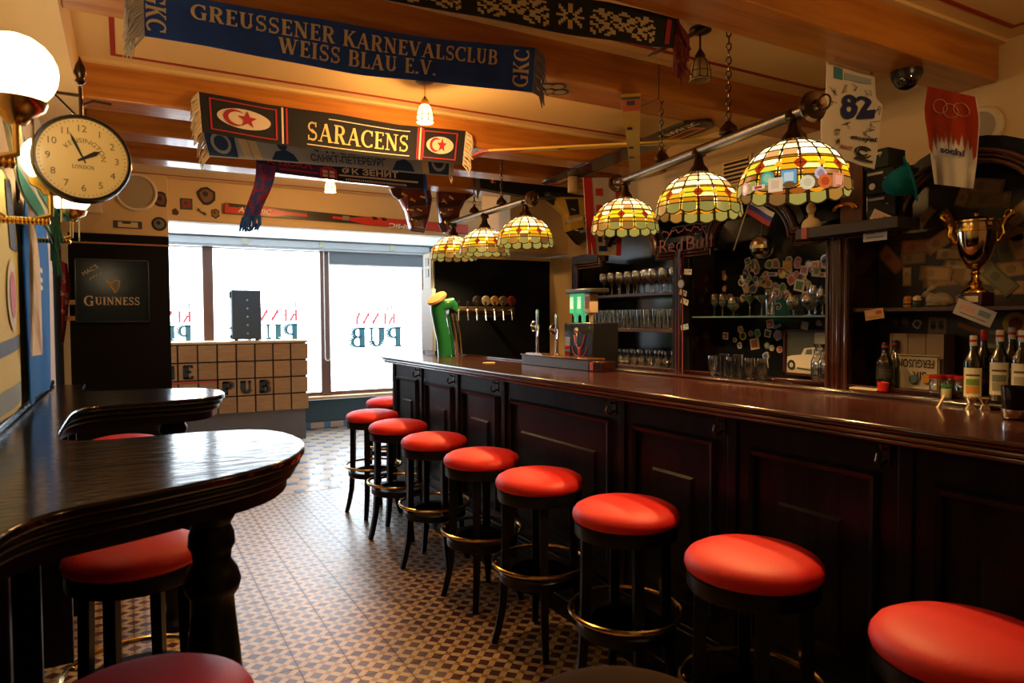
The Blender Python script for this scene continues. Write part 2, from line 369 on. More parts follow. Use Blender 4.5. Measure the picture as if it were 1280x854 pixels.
# ---------------------------------------------------------------- ceiling, beams
ZC, ZB = 2.84, 2.65
ceil = struct('ceiling', MB().box((-1.0, -1.6, ZC), (4.3, 9.85, ZC + .08)), CREAM)
for y0, y1 in ((1.75, 1.97), (2.72, 2.97), (4.07, 4.29), (4.72, 4.94), (5.40, 5.62)):
    b = part('ceiling_beam', MB().box((-.17, y0, ZB), (3.68, y1, ZC)), BEAM, ceil, bevel=.008)
    part('shadow_lath', MB().box((-.17, y0 - .035, ZC - .016), (3.68, y0, ZC)), CREAM, b)
part('beam_joint', MB().box((2.405, 2.7185, ZB - .0015), (2.409, 2.972, ZC - .02)), M('dark_joint', (.03, .012, .004), .8), ceil)
for y0, y1 in ((-.6, 1.64), (2.03, 2.62), (3.08, 3.95), (4.36, 4.64), (5.0, 5.32), (5.7, 6.95)):
    x0, x1, k, t = -.03, 3.55, .022, .004
    f = MB()
    for a, b in (((x0, y0), (x1, y0 + k)), ((x0, y1 - k), (x1, y1)), ((x0, y0 + k), (x0 + k, y1 - k)), ((x1 - k, y0 + k), (x1, y1 - k))):
        f.box((a[0], a[1], ZC - t), (b[0], b[1], ZC + .001))
    part('red_border_line', f, REDLINE, ceil)
part('boxed_cornice', MB().box((-.46, -1.6, 2.6), (-.17, 7.0, ZC)), CREAM, ceil)
# ---------------------------------------------------------------- walls
struct('wall_left', MB().box((-.6, -1.6, 0), (-.37, 5.0, 2.6)).box((-.6, -1.6, 2.6), (-.46, 7.05, ZC)), CREAMW)
struct('wall_left_far', MB().box((-.7, 5.0, 0), (-.45, 7.0, 2.6)), DARKWALL)
struct('trim_1', MB().box((-.372, -1.6, 0), (-.362, 4.6, 1.12)).box((-.362, -1.6, 0), (-.35, 4.6, .11)), BLACKW)
struct('trim_2', MB().box((-.45, 6.94, 0), (-.405, 7.0, 2.29)), M('pale_door_trim', (.55, .50, .40), .5))
pier = struct('wall_back_left', MB().box((-.6, 7.0, 0), (.37, 7.25, 2.29)), DARKWALL)
struct('wall_back_frieze', MB().box((-.6, 6.97, 2.29), (.37, 7.25, ZC)).box((.37, 7.1, 2.455), (4.1, 7.25, ZC)), CREAMW, bevel=.006)
struct('trim_3', MB().box((-.43, 6.985, 2.2), (.36, 7.0, 2.215)), M('copper_strip', (.35, .16, .08), .35, .6))
struct('wall_right', MB().box((3.68, -1.6, 0), (3.85, 5.95, ZC)), CREAMW)
struct('wall_front', MB().box((-.6, -1.7, 0), (3.85, -1.6, ZC)), CREAMW)
struct('wall_partition', MB().box((2.45, 5.75, 0), (3.68, 5.98, 2.10)), M('blue_black_wall_paint', (.004, .006, .010), .6, spec=.1, bump=.04, ns=25))
struct('wall_partition_upper', MB().box((3.05, 5.42, 2.135), (3.68, 5.98, ZC)), CREAMW)
struct('trim_4', MB().box((2.6, 5.735, 2.09), (3.68, 5.75, 2.12)), CREAM)
struct('trim_5', MB().box((2.437, 5.76, 0), (2.45, 5.97, 2.13)), PALEBLUE)
struct('wall_recess_sides', MB().box((-.7, 7.25, 0), (-.3, 9.9, ZC)).box((4.05, 5.98, 0), (4.2, 9.9, ZC)), M('white_reveal_paint', (.62, .66, .68), .5))
# shop window wall
YW = 9.7
xs = lambda px, z=1.5: pt(px, 400, 'y', YW)[0]
struct('wall_back', MB().box((-.7, YW, 0), (4.2, YW + .15, .40)), BLUEGREY)
struct('wall_back_lintel', MB().box((-.7, YW, 2.52), (4.2, YW + .15, ZC)), M('white_lintel_paint', (.72, .76, .78), .5))
struct('trim_6', MB().add([(-.3, 7.25, 2.46), (4.05, 7.25, 2.46), (4.05, 9.6, 2.62), (-.3, 9.6, 2.62), (-.3, 7.25, 2.5), (4.05, 7.25, 2.5), (4.05, 9.6, 2.66), (-.3, 9.6, 2.66)],
       [(0, 1, 2, 3), (7, 6, 5, 4), (0, 4, 5, 1), (3, 2, 6, 7), (0, 3, 7, 4), (1, 5, 6, 2)]), M('white_reflector_soffit', (.74, .80, .84), .35))  # slab added on a slope to reflect window light as a bright band
struct('trim_7', MB().box((-.3, 9.5, .43), (4.05, 9.75, .465)), OAK, bevel=.006)
bb = struct('baseboard_back', MB().box((-.3, 9.68, 0), (4.05, 9.7, .095)), GROUT)
x = 1.6; k = 0
while x < 4.0:
    wd = .085 if k % 2 == 0 else .19
    part('skirting_tile', MB().box((x, 9.672, .006), (x + wd - .004, 9.681, .09)), COBALT if k % 2 == 0 else OCTA, bb); x += wd; k += 1
posts = [(-.35, -.28), (xs(254), xs(267)), (xs(400), xs(412)), (xs(526.5), xs(532))]
ZH, ZS = 2.49, .47
WF = STEEL
for n in range(3):
    a, b = posts[n][1], posts[n + 1][0]
    wn = struct('window_%d' % (n + 1), MB().box((posts[n + 1][0], YW - .05, ZS), (posts[n + 1][1], YW + .06, ZH)), BROWNFRAME, bevel=.006)
    part('frame_rail', MB().box((a, YW - .03, ZS), (b, YW + .05, ZS + .045)), BROWNFRAME, wn)
    part('frame_rail', MB().box((a, YW - .03, ZH - .03), (b, YW + .05, ZH)), WHITEP, wn)
    part('pane', MB().box((a, YW, ZS + .045), (b, YW + .012, ZH - .03)), GLOW, wn)
struct('trim_8', MB().box((posts[0][0], YW - .05, ZS), (posts[0][1], YW + .06, ZH)), BROWNFRAME)
# film lettering on the panes, mirrored because it faces the street
TEAL = M('teal_window_film', (.05, .17, .22), .5, emit=.10, ec=(.2, .55, .7)); PINK = M('red_window_film', (.6, .10, .13), .5, emit=.4, ec=(.8, .12, .16)); PINKL = M('pale_red_window_film', (.8, .4, .4), .5, emit=.8, ec=(1, .45, .45))  # emission in the films stands in for daylight passing through them
def film(pxr, pyb, name, mat, s, wpx, hpx, wt, par):
    R_ = pt(pxr, pyb, 'y', YW - .004); Lf = pt(pxr - wpx, pyb, 'y', YW - .004); tp = pt(pxr, pyb - hpx, 'y', YW - .004)
    v, f, wd = serif(s, 1, wt); W_ = R_[0] - Lf[0]; Hh = tp[2] - R_[2]
    part(name, MB().flat([(a * W_ / wd, b * Hh) for a, b in v], [q[::-1] for q in f], lambda u, z: (R_[0] - u, YW - .004, R_[2] + z)), mat, par, smooth=False)
wins = [o for o in bpy.data.objects if o.name.startswith('window_')]
for n, x0 in ((1, 374), (2, 503), (0, 241)):
    wn = wins[n]; d = 0 if n == 1 else (4 if n == 2 else 2)
    film(x0, 429 + d, 'film_word_pub', TEAL, 'PUB', 66, 24, 1.5, wn)
    film(x0 - (1 if n != 2 else 8), 401 + d, 'film_word_kenny', PINK, 'KENNY', 62 if n != 2 else 54, 14, 1.2, wn)
    film(x0 - (1 if n != 2 else 10), 385 + d, 'film_word_the', TEAL, 'THE', 21, 8, 1.1, wn)
    a, b = pt(x0 - 24, 385 + d, 'y', YW - .004), pt(x0 - 64, 376 + d, 'y', YW - .004); f = MB()
    for i in range(3): z = a[2] + (b[2] - a[2]) * i / 2; f.box((b[0], YW - .005, z - .006), (a[0], YW - .003, z + .006))
    part('film_stripes', f, PINKL, wn)
# roller blind gear above the panes
t = thing('roller_blind_rail', 'white roller blind cassette running above the shop window', 'blind', (1.9, YW - .1, 2.5))
part('cassette', MB().box((-.2, YW - .14, 2.505), (4.0, YW - .04, 2.60)), M('white_cassette', (.78, .82, .84), .3), t, bevel=.01)
part('lower_rail', MB().box((-.2, YW - .16, 2.475), (4.0, YW - .06, 2.497)), STEEL, t)
for px in (306, 402, 490):
    p = pt(px, 300, 'y', YW - .15); part('bracket', MB().box((p[0] - .035, YW - .165, 2.52), (p[0] + .035, YW - .14, 2.60)), M('ivory_plastic', (.75, .72, .55), .4), t, bevel=.005)
a, b = posts[2][1] - .08, posts[3][1]
t = thing('roller_blind', 'grey roller blind drawn slightly down over the right-hand shop window', 'blind', ((a + b) / 2, YW - .09, 2.3))
part('blind_cloth', MB().box((a + .06, YW - .10, 2.30), (b - .03, YW - .09, 2.475)), M('grey_blind_cloth', (.20, .22, .24), .4, .3), t)
part('bottom_bar', MB().box((a + .06, YW - .112, 2.285), (b - .03, YW - .085, 2.305)), WHITEP, t)
t = thing('blind_chain', 'thin bead chain loop hanging on the window post beside the speaker', 'chain', (a + .01, YW - .12, 1.0))
zb = pt(405, 451, 'y', YW - .12)[2]
part('bead_loop', MB().tube([(a - .02, YW - .12, 2.47)] + [(a + .018 + .036 * math.sin(q), YW - .12, zb + .05 - .05 * math.cos(q)) for q in [-PI / 2 + PI * i / 8 for i in range(9)]] + [(a + .05, YW - .12, 2.47)], .006, 6), WHITEP, t)
# ---------------------------------------------------------------- bar front and counter
XF = 1.98
bar = thing('bar_counter', 'long black panelled bar front running beside the row of stools', 'bar', (2.25, 2.5, 0))
part('carcass', MB().box((2.0, -.8, .0), (2.5, 5.53, 1.155)), BLACKW, bar)
part('foot_ledge', MB().box((1.92, -.8, 0), (2.0, 5.56, .10)).box((1.95, -.8, .10), (2.0, 5.55, .255)).box((1.962, -.8, .255), (2.0, 5.545, .275)), BLACKW, bar, bevel=.005)
seams = [5.54, 4.915, 4.26, 3.60, 2.475, 1.82, 1.165, .05, -.75]
def frame_ring(y0, y1, z0, z1, x, wd, d):      # mitred moulding on the bar front
    o = [(y0, z0), (y1, z0), (y1, z1), (y0, z1)]; i = [(y0 + wd, z0 + wd), (y1 - wd, z0 + wd), (y1 - wd, z1 - wd), (y0 + wd, z1 - wd)]
    m = [(y0 + wd * .4, z0 + wd * .4), (y1 - wd * .4, z0 + wd * .4), (y1 - wd * .4, z1 - wd * .4), (y0 + wd * .4, z1 - wd * .4)]
    vs = [(x, *p) for p in o] + [(x - d, *p) for p in m] + [(x - d * .8, *p) for p in i] + [(x, *p) for p in i]
    fs = []
    for k in range(3):
        for j in range(4): fs.append((k * 4 + j, k * 4 + (j + 1) % 4, k * 4 + 4 + (j + 1) % 4, k * 4 + 4 + j))
    return MB().add(vs, fs)
for a, b in zip(seams, seams[1:]):
    y0, y1 = b + .004, a - .004
    bp_ = part('bay_panel', MB().box((XF, y0, .275), (XF + .02, y1, 1.155)), BLACKW, bar)
    part('panel_moulding', frame_ring(y0 + .075, y1 - .075, .34, 1.06, XF, .028, .022), BLACKW, bp_, smooth=False)
    iy0, iy1, i0, i1 = y0 + .20, y1 - .20, .46, .885
    f = MB().add([(XF, iy0, i0), (XF, iy1, i0), (XF, iy1, i1), (XF, iy0, i1), (XF - .012, iy0 + .009, i0 + .009), (XF - .012, iy1 - .009, i0 + .009), (XF - .012, iy1 - .009, i1 - .009), (XF - .012, iy0 + .009, i1 - .009)],
                 [(4, 5, 6, 7), (0, 1, 5, 4), (1, 2, 6, 5), (2, 3, 7, 6), (3, 0, 4, 7)])
    part('raised_field', f, BLACKW, bp_, smooth=False)
for y in seams[1:-1]: part('stile', MB().box((XF - .012, y - .022, .275), (XF, y + .022, 1.155)), BLACKW, bar, bevel=.004)
part('stile', MB().box((XF - .012, 5.50, .275), (2.5, 5.552, 1.155)), BLACKW, bar, bevel=.004)
for y in (4.94, 4.30, 3.66, 2.52, 1.86, 1.22): 
    h = MB().box((XF - .016, y - .012, 1.085), (XF - .01, y + .012, 1.145)).tube([(XF - .014, y, 1.10), (XF - .05, y, 1.085), (XF - .062, y, 1.105), (XF - .055, y, 1.125)], .006, 6).tube([(XF - .014, y, 1.135), (XF - .04, y, 1.14), (XF - .045, y, 1.155)], .005, 6)
    part('coat_hook', h, BRONZE, bar)
ct = thing('bar_worktop', 'long dark mahogany bar counter top with stepped gilt-brown edge', 'counter', (2.25, 2.5, 1.16))
part('slab', MB().box((1.905, -.8, 1.193), (2.56, 5.66, 1.215)), MAHOT, ct, bevel=.008)
part('edge_moulding', MB().box((1.920, -.8, 1.178), (2.55, 5.645, 1.192)), EDGE, ct, bevel=.006)
part('edge_moulding', MB().box((1.938, -.8, 1.158), (2.54, 5.625, 1.177)), EDGE, ct, bevel=.006)
for q in ((1.916, 1.1845, .0085), (1.932, 1.167, .0085)): part('edge_bead', MB().tube([(q[0], -.8, q[1]), (q[0], 5.63, q[1])], q[2], 10), EDGE, ct)
part('back_rim', MB().box((2.525, -.8, 1.215), (2.56, 5.66, 1.228)), MAHO, ct, bevel=.004)
# ---------------------------------------------------------------- bar stools
def make_stool(label, loc, rot, leather=RED, group='red bar stools along the counter'):
    t = thing('bar_stool', label, 'stool', loc, group, rot)
    part('seat', MB().lathe([(.19, .735), (.203, .742), (.208, .757), (.206, .772), (.196, .787), (.172, .80), (.13, .81), (.07, .8155), (0, .817)], n=48), leather, t, False, ang=1.2)
    part('seat_rim', MB().lathe([(.15, .685), (.198, .685), (.200, .690), (.200, .735), (.19, .737), (0, .737)], n=48), BLACKW, t, False)
    for k in range(4):
        a = PI / 4 + k * PI / 2; c, s = math.cos(a), math.sin(a)
        P = [(r * c, r * s, z) for r, z in ((.158, .69), (.160, .5), (.165, .33), (.176, .18), (.198, .07), (.218, 0))]
        part('leg', MB().tube(P, [.026, .026, .025, .023, .021, .019], 4, flat=1).spin(0), BLACKW, t, False, smooth=False)
        part('foot_ring_screw', MB().ball((.207 * c, .207 * s, .385), .008, 8), BRASS, t, False)
    part('ring_board', MB().lathe([(.135, .305), (.188, .305), (.193, .31), (.193, .342), (.188, .347), (.135, .347), (.135, .305)], n=40), BLACKW, t, False)
    part('foot_ring', MB().tube(ring((0, 0), .218, .385, 48), .0095, 8, closed=True), BRASS, t, False)
    return t
st0 = make_stool('red bar stool round the far window end of the bar, half hidden', (2.10, 6.02, 0), .4)
ords = ['nearest the window', 'second from the window', 'third from the window', 'fourth from the window', 'fourth from the camera', 'third from the camera', 'second from the camera', 'nearest the camera']
for k, (x, y) in enumerate([(1.69, 5.235), (1.675, 4.61), (1.67, 3.95), (1.68, 3.32), (1.685, 2.73), (1.695, 2.105), (1.69, 1.475), (1.685, .842)]):
    dup(st0, (x, y, 0), (.2, .85, .75, .15, .35, .4, .1, .5)[k], 'red bar stool in the row along the counter, ' + ords[k])
for lab, x, y, a in (('red bar stool beyond the far wall table', -.02, 4.87, .5), ('red bar stool between the two wall tables, right of a turned post', .015, 2.56, .35), ('red bar stool at lower left, its seat cut off by the photo edge', .015, 1.50, .2)):
    s = dup(st0, (x, y, 0), a, lab); s['group'] = 'red bar stools at the wall tables'
make_stool('brown bar stool whose seat just shows at the bottom edge of the photo', (.79, .985, 0), .3, M('brown_leatherette', (.045, .024, .006), .9, spec=.1, bump=.07, bs=120), 'odd stools')
# ---------------------------------------------------------------- wall-side table with two rounded peninsulas
out = [(-.37, .3), (-.2, .3), (-.2, 1.38), (-.17, 1.49), (-.11, 1.56), (0, 1.60), (.11, 1.65), (.25, 1.72), (.36, 1.81), (.43, 1.94), (.462, 2.09), (.45, 2.24), (.41, 2.34), (.34, 2.40), (.2, 2.42), (0, 2.41), (-.1, 2.42), (-.165, 2.47), (-.19, 2.55),
       (-.19, 2.95), (-.185, 3.2), (-.165, 3.31), (-.12, 3.39), (-.05, 3.41), (.07, 3.42), (.25, 3.44), (.35, 3.49), (.42, 3.6), (.435, 3.72), (.42, 3.86), (.36, 3.98), (.25, 4.05), (.1, 4.08), (-.1, 4.1), (-.17, 4.15), (-.2, 4.25), (-.2, 4.62), (-.37, 4.62)]
def smooth_poly(P, keep):
    R = []
    for i, p in enumerate(P):
        if i in keep: R.append(p); continue
        a, b = P[i - 1], P[(i + 1) % len(P)]
        R += [((a[0] + 3 * p[0]) / 4, (a[1] + 3 * p[1]) / 4), ((b[0] + 3 * p[0]) / 4, (b[1] + 3 * p[1]) / 4)]
    return R
out = smooth_poly(out, {0, 1, len(out) - 1, len(out) - 2})
def inset(P, d):
    R = []
    for i, p in enumerate(P):
        a, b = P[i - 1], P[(i + 1) % len(P)]; t = Vector((b[0] - a[0], b[1] - a[1])).normalized()
        R.append((max(-.37, p[0] - t.y * d), p[1] + t.x * d))
    return R
tb = thing('wall_table', 'black wall-side bar table with two rounded peninsula tops', 'table', (-.1, 2.5, 0))
part('table_top', MB().prism(out, 1.146, 1.17), TABLE, tb, bevel=.006)
part('edge_reed', MB().prism(inset(out, .012), 1.122, 1.145), BLACKW, tb, bevel=.008)
part('edge_reed', MB().prism(inset(out, .026), 1.098, 1.121), BLACKW, tb, bevel=.008)
part('apron', MB().prism(inset(out, .05), 1.06, 1.097), BLACKW, tb)
part('back_rail', MB().box((-.37, .3, 1.17), (-.348, 4.63, 1.20)), TABLE, tb, bevel=.008)
post_prof = [(.085, 0), (.085, .03), (.075, .04), (.055, .06), (.05, .10), (.058, .16), (.072, .26), (.080, .38), (.079, .48), (.070, .60), (.060, .70), (.056, .755), (.07, .775), (.076, .80), (.066, .835), (.05, .86), (.052, .885), (.062, .905), (.06, .935), (.05, .96), (.062, .98), (.066, 1.0), (.056, 1.02), (.06, 1.06)]
for c in ((.20, 2.07), (.20, 3.78)): part('turned_post', MB().lathe(post_prof, (c[0], c[1], 0), 28), BLACKW, tb)
for y in (1.75, 2.32, 3.5, 4.05): part('support_panel', MB().box((-.37, y - .02, .05), (-.22, y + .02, 1.06)), BLACKW, tb, bevel=.005)
# ---------------------------------------------------------------- small console with wooden tiles, speaker
YBX = 8.95
x0b = pt(247.4, 470, 'y', YBX)[0]; x1b = pt(385, 470, 'y', YBX)[0]; cw = (x1b - x0b) / 6
zt, zl = 1.235, .385; rh = (zt - zl) / 4
bx = thing('music_console', 'console faced with light wooden tiles lettered in black, under the window', 'console', (1.1, 9.25, 0))
part('body', MB().box((.2, YBX + .012, zl + .01), (x1b - .02, 9.60, 1.24)), M('black_console_body', (.012, .01, .01), .5), bx)
part('plinth', MB().box((.25, YBX + .03, 0), (x1b - .03, 9.58, zl + .01)), GREYPAINT, bx)
part('top_board', MB().box((.2, YBX - .01, 1.24), (x1b, 9.62, 1.268)), OAK, bx, bevel=.004)
rg = random.Random(4); woods = [M('tile_wood_%d' % i, c, .5, c2=c2, ns=3, st=(2, 2, 14)) for i, (c, c2) in enumerate((((.38, .18, .06), (.31, .14, .042)), ((.33, .155, .05), (.39, .195, .07)), ((.29, .13, .042), (.34, .165, .055))))]
tiles = {}
for r in range(4):
    for c in range(-3, 6):
        xx = x0b + c * cw; jog = rg.uniform(0, .012) if c == 5 else 0; d = rg.uniform(0, .004)
        if xx < .2: continue
        tiles[r, c] = part('wood_tile', MB().box((xx + .009, YBX - .014 - d, zt - (r + 1) * rh + .009), (xx + cw - .009 + jog, YBX + .012, zt - r * rh - .009)), rg.choice(woods), bx, bevel=.002)
BLKINK = M('black_print', (.02, .022, .02), .6)
for s, r, c in (('P', 2, 1), ('U', 2, 2), ('B', 2, 3), ('E', 1, -1), ('H', 1, -2)):
    v, f, wd = serif(s, .155, 2.3, sy=.11)
    if (r, c) not in tiles: continue
    xx = x0b + c * cw + (cw - wd * 1.1) / 2; zz = zt - (r + 1) * rh + .028
    part('letter', MB().flat([(a * 1.1, b) for a, b in v], f, lambda u, z: (xx + u, YBX - .0195, zz + z)), BLKINK, tiles[r, c], smooth=False)
part('red_stripe', MB().box((.35, YBX - .02, zt - 2 * rh - .03), (x0b + 1 * cw - .01, YBX - .012, zt - 2 * rh - .012)), M('red_print', (.5, .03, .03), .5), bx)
a, b = pt(288.5, 427, 'y', 9.2), pt(326, 363, 'y', 9.2)
sp = thing('loudspeaker', 'black loudspeaker box standing on the tiled console at the window', 'speaker', ((a[0] + b[0]) / 2, 9.3, 1.268))
k = (b[0] - a[0]); xa = a[0]
part('cabinet', MB().prism([(xa + .02, 9.2), (xa + k, 9.2), (xa + k, 9.36), (xa + k - .05, 9.46), (xa + .07, 9.46), (xa + .02, 9.36)], 1.285, b[2]), M('glare_hazed_cabinet', (.045, .06, .075), .6), sp, bevel=.012)  # black cabinet lightened towards blue to paint in the window's veiling glare
part('handle', MB().box((xa, 9.24, b[2] - .10), (xa + .03, 9.4, b[2] - .02)).box((xa, 9.24, 1.30), (xa + .03, 9.4, 1.34)).box((xa - .015, 9.25, 1.42), (xa + .03, 9.3, 1.44)), BLACKP, sp, bevel=.006)
for i in range(5): part('stud', MB().ball((xa + k * .55, 9.197, 1.36 + i * .105), (.012, .006, .012), 8), STEEL, sp)
for dx in (.07, k - .05): part('foot', MB().box((xa + dx - .02, 9.22, 1.268), (xa + dx + .02, 9.26, 1.286)), BLACKP, sp)
# ---------------------------------------------------------------- pier: mirror sign, stickers, loudspeaker grille
INK = M('beige_print', (.62, .50, .36), .5); GILT = M('gilt_print', (.55, .33, .07), .35, .3)
g = thing('pub_mirror', 'dark framed bar mirror with gold harp hanging on the black pier', 'sign', (-.08, 6.99, 1.51))
x0, x1, z0, z1 = -.365, .205, 1.515, 2.07
part('mirror_plate', MB().box((x0 + .012, 6.978, z0 + .012), (x1 - .012, 6.992, z1 - .012)), M('dark_mirror', (.004, .012, .022), .16, spec=.3), g)
fr = MB()
for a, b in (((x0, z0), (x1, z0 + .016)), ((x0, z1 - .016), (x1, z1)), ((x0, z0), (x0 + .016, z1)), ((x1 - .016, z0), (x1, z1))): fr.box((a[0], 6.968, a[1]), (b[0], 6.995, b[1]))
part('mirror_frame', fr, M('dark_blue_frame', (.01, .02, .03), .25), g, bevel=.004)
v, f, wd = serif('G', .125, 1.15); v2, f2, wd2 = serif('UINNESS', .095, 1.15)
pa = pt(105, 381, 'y', 6.97); pb = pt(175, 381, 'y', 6.97); kk = (pb[0] - pa[0]) / (wd + wd2 + .012)
mb = MB().flat([(a * kk, b * kk) for a, b in v], f, lambda u, z: (pa[0] + u, 6.976, pa[2] - .01 + z)).flat([(a * kk, b * kk) for a, b in v2], f2, lambda u, z: (pa[0] + (wd + .012) * kk + u, 6.976, pa[2] + z))
part('lettering', mb, INK, g, smooth=False)
h = pt(141, 366, 'y', 6.97); hx, hz = h[0], h[2]
hp = MB().tube([(hx + .02, 6.974, hz), (hx - .035, 6.974, hz + .085), (hx - .05, 6.974, hz + .10)], .006, 6).tube([(hx - .05, 6.974, hz + .10), (hx - .01, 6.974, hz + .088), (hx + .03, 6.974, hz + .105), (hx + .055, 6.974, hz + .10)], .008, 6)
hp.tube([(hx + .055, 6.974, hz + .10), (hx + .045, 6.974, hz + .05), (hx + .02, 6.974, hz)], .005, 6)
for i in range(5): hp.tube([(hx - .03 + i * .016, 6.974, hz + .09), (hx - .018 + i * .009, 6.974, hz + .06 - i * .009)], .0015, 4)
part('harp_emblem', hp, GILT, g)
p0 = pt(105, 345, 'y', 6.97); part('corner_scribble', MB().tube([(p0[0] + .04 + .012 * i, 6.975, p0[2] - .03 + .0085 * i + (.012 if i % 2 else -.006)) for i in range(9)], .0022, 4), INK, g)
for s, dx, dz in (("MAC'S", 0, 0),):
    v, f, wd = sans(s, .036); p0 = pt(105, 345, 'y', 6.97); q = math.radians(35)
    part('corner_lettering', MB().flat(v, f, face_map((p0[0] + dx, 6.976, p0[2] + dz), (math.cos(q), 0, math.sin(q)), (-math.sin(q), 0, math.cos(q)))), INK, g, smooth=False)
def disc(px, py, ax, val, r, th, sgn, n=28):
    c = pt(px, py, ax, val)
    T = Matrix.Rotation(PI / 2, 3, 'X') if ax == 'y' else Matrix.Rotation(-PI / 2, 3, 'Y')
    return c, T
c = pt(170, 240, 'y', 6.96); Rr = .17
g = thing('wall_loudspeaker', 'round white-rimmed loudspeaker grille set in the cream pier', 'loudspeaker', (c[0], 6.965, c[2] - Rr))
T = Matrix.Rotation(PI / 2, 3, 'X')
part('rim', MB().lathe([(Rr - .025, .0), (Rr, 0), (Rr, .012), (Rr - .012, .02), (Rr - .025, .014), (Rr - .025, 0)], (c[0], 6.968, c[2]), 40, T=T), M('cream_plastic', (.66, .58, .44), .4), g)
part('grille', MB().lathe([(0, .004), (Rr - .024, .004)], (c[0], 6.968, c[2]), 40, T=T), M('grey_grille_cloth', (.33, .28, .21), .8), g)
a, b = pt(85, 264, 'y', 6.95), pt(127, 248, 'y', 6.95)
single('junction_box', MB().box((a[0], 6.93, a[2]), (b[0], 6.97, b[2])), M('cream_box', (.68, .58, .42), .5), 'flat cream junction box on the pier under the clock', 'box', bevel=.005)
def sticker_poly(kind, r, seed=0):
    R = random.Random(seed)
    if kind == 'o': return circ(r, 20)
    if kind == 'q': return [(-r, -r), (r, -r), (r, r), (-r, r)]
    if kind == 'r': return [(-r, -r * .3), (r, -r * .3), (r, r * .3), (-r, r * .3)]
    if kind == 'b': return [(math.cos(a) * r * R.uniform(.65, 1), math.sin(a) * r * R.uniform(.75, 1.1)) for a in [2 * PI * i / 13 for i in range(13)]]
for px, py, kind, r, c1, c2, lab in (
    (201, 250, 'b', .075, '2a1712', '6b4030', 'dark toddler-shaped sticker beside the round wall loudspeaker'), (199, 280, 'o', .062, '15171c', '6a6a66', 'round black badge sticker low on the cream pier corner'),
    (160, 281, 'r', .11, '3a3f55', 'c8b890', 'narrow blue-grey name plate sticker under the wall loudspeaker'), (219, 265, 'b', .035, '2a2018', '4a3a28', 'small dark oval sticker on the frieze nearest the pier'),
    (233, 255, 'q', .052, '33443a', '8a2a20', 'square green and red sticker on the frieze over the window'), (258, 244, 'b', .09, '1e1410', '70503a', 'dark portrait-shaped sticker highest on the frieze over the window'),
    (252, 265, 'r', .062, 'b8a888', '403020', 'white slanted strip sticker on the frieze left of the red ski'), (269, 267, 'b', .05, '40301c', '806038', 'brown eagle-shaped sticker next to the tip of the red ski')):
    yy = 6.966 if px < 213 else 7.096; c = pt(px, py, 'y', yy); P = sticker_poly(kind, r, px); q = .6 if px == 252 else 0
    rot = lambda p, k=1: (c[0] + (p[0] * math.cos(q) + p[1] * math.sin(q)) * k, c[2] + (-p[0] * math.sin(q) + p[1] * math.cos(q)) * k)
    mb = MB().prism([rot(p) for p in P][::-1], yy - .001, yy + .004, 'xz').prism([rot(p, .7) for p in P][::-1], yy - .0018, yy, 'xz', 1)
    mb.prism([rot((x * .3 - r * .1, y * .3 + r * .15)) for x, y in P][::-1], yy - .0025, yy, 'xz', 0)
    single('wall_sticker', mb, [M('stk_' + c1, c1, .5), M('stk_' + c2, c2, .5)], lab, 'sticker', 'stickers on the frieze by the window', smooth=False)
# racing ski mounted along the frieze
YS = 7.06
p0, p1 = pt(281, 260, 'y', YS), pt(585, 287, 'y', YS)
sl = Vector((p1[0] - p0[0], p1[2] - p0[2])); Ls = sl.length; sl.normalize()
S = lambda u, v: (p0[0] + sl.x * u - sl.y * v, p0[2] + sl.y * u + sl.x * v)
sk = thing('red_ski', 'long red and black racing ski mounted along the frieze above the window', 'ski', (p0[0] + Ls / 2, YS, p0[2]))
hw = .05
def band(u0, u1, h0, h1, y, mat, name): part(name, MB().prism([S(u0, -h0), S(u1, -h1), S(u1, h1), S(u0, h0)][::-1], YS - y, YS + .03, 'xz'), mat, sk)
part('ski_blade', MB().prism([S(u, v) for u, v in [(0, -hw), (Ls * .5, -hw * .8), (Ls, -hw), (Ls, hw), (Ls * .5, hw * .8), (0, hw)]][::-1], YS, YS + .03, 'xz'), M('black_ski_base', (.02, .016, .018), .35), sk)
SKR = M('red_ski_lacquer', (.50, .03, .025), .3)
part('red_panel', MB().prism([S(u, v) for u, v in [(.0, -.046), (Ls * .16, -.046), (Ls * .225, -.018), (Ls * .30, -.016), (Ls * .30, .012), (Ls * .225, .016), (Ls * .16, .040), (.0, .046)]][::-1], YS - .004, YS, 'xz'), SKR, sk)
part('red_panel', MB().prism([S(u, v) for u, v in [(Ls * .40, -.012), (Ls * .47, -.016), (Ls * .53, -.044), (Ls, -.046), (Ls, .046), (Ls * .53, .036), (Ls * .47, .016), (Ls * .40, .012)]][::-1], YS - .004, YS, 'xz'), SKR, sk)
for u in (.01, .03, .05, .56, .60, .78): part('check', MB().prism([S(Ls * u + a, b) for a, b in ((0, .046), (.05, .046), (.07, .018), (.02, .012))], YS - .006, YS, 'xz'), BLACKP, sk)
part('binding_plate', MB().prism([S(Ls * .44 + a, b) for a, b in ((0, -.018), (.07, -.018), (.07, .026), (0, .026))][::-1], YS - .014, YS, 'xz'), STEEL, sk)
v, f, wd = sans('ATOMIC', .052, .03)
part('lettering', MB().flat([(a * .30 / wd + b * .25, b) for a, b in v], f, lambda u, w_: (S(Ls * .045 + u, -.03 + w_)[0], YS - .0075, S(Ls * .045 + u, -.03 + w_)[1])), PAPER, sk, smooth=False)
part('lettering', MB().flat([(-a * .42 / wd - b * .25, -b) for a, b in v], f, lambda u, w_: (S(Ls * .80 + u, -.005 + w_)[0], YS - .0075, S(Ls * .80 + u, -.005 + w_)[1])), PAPER, sk, smooth=False)
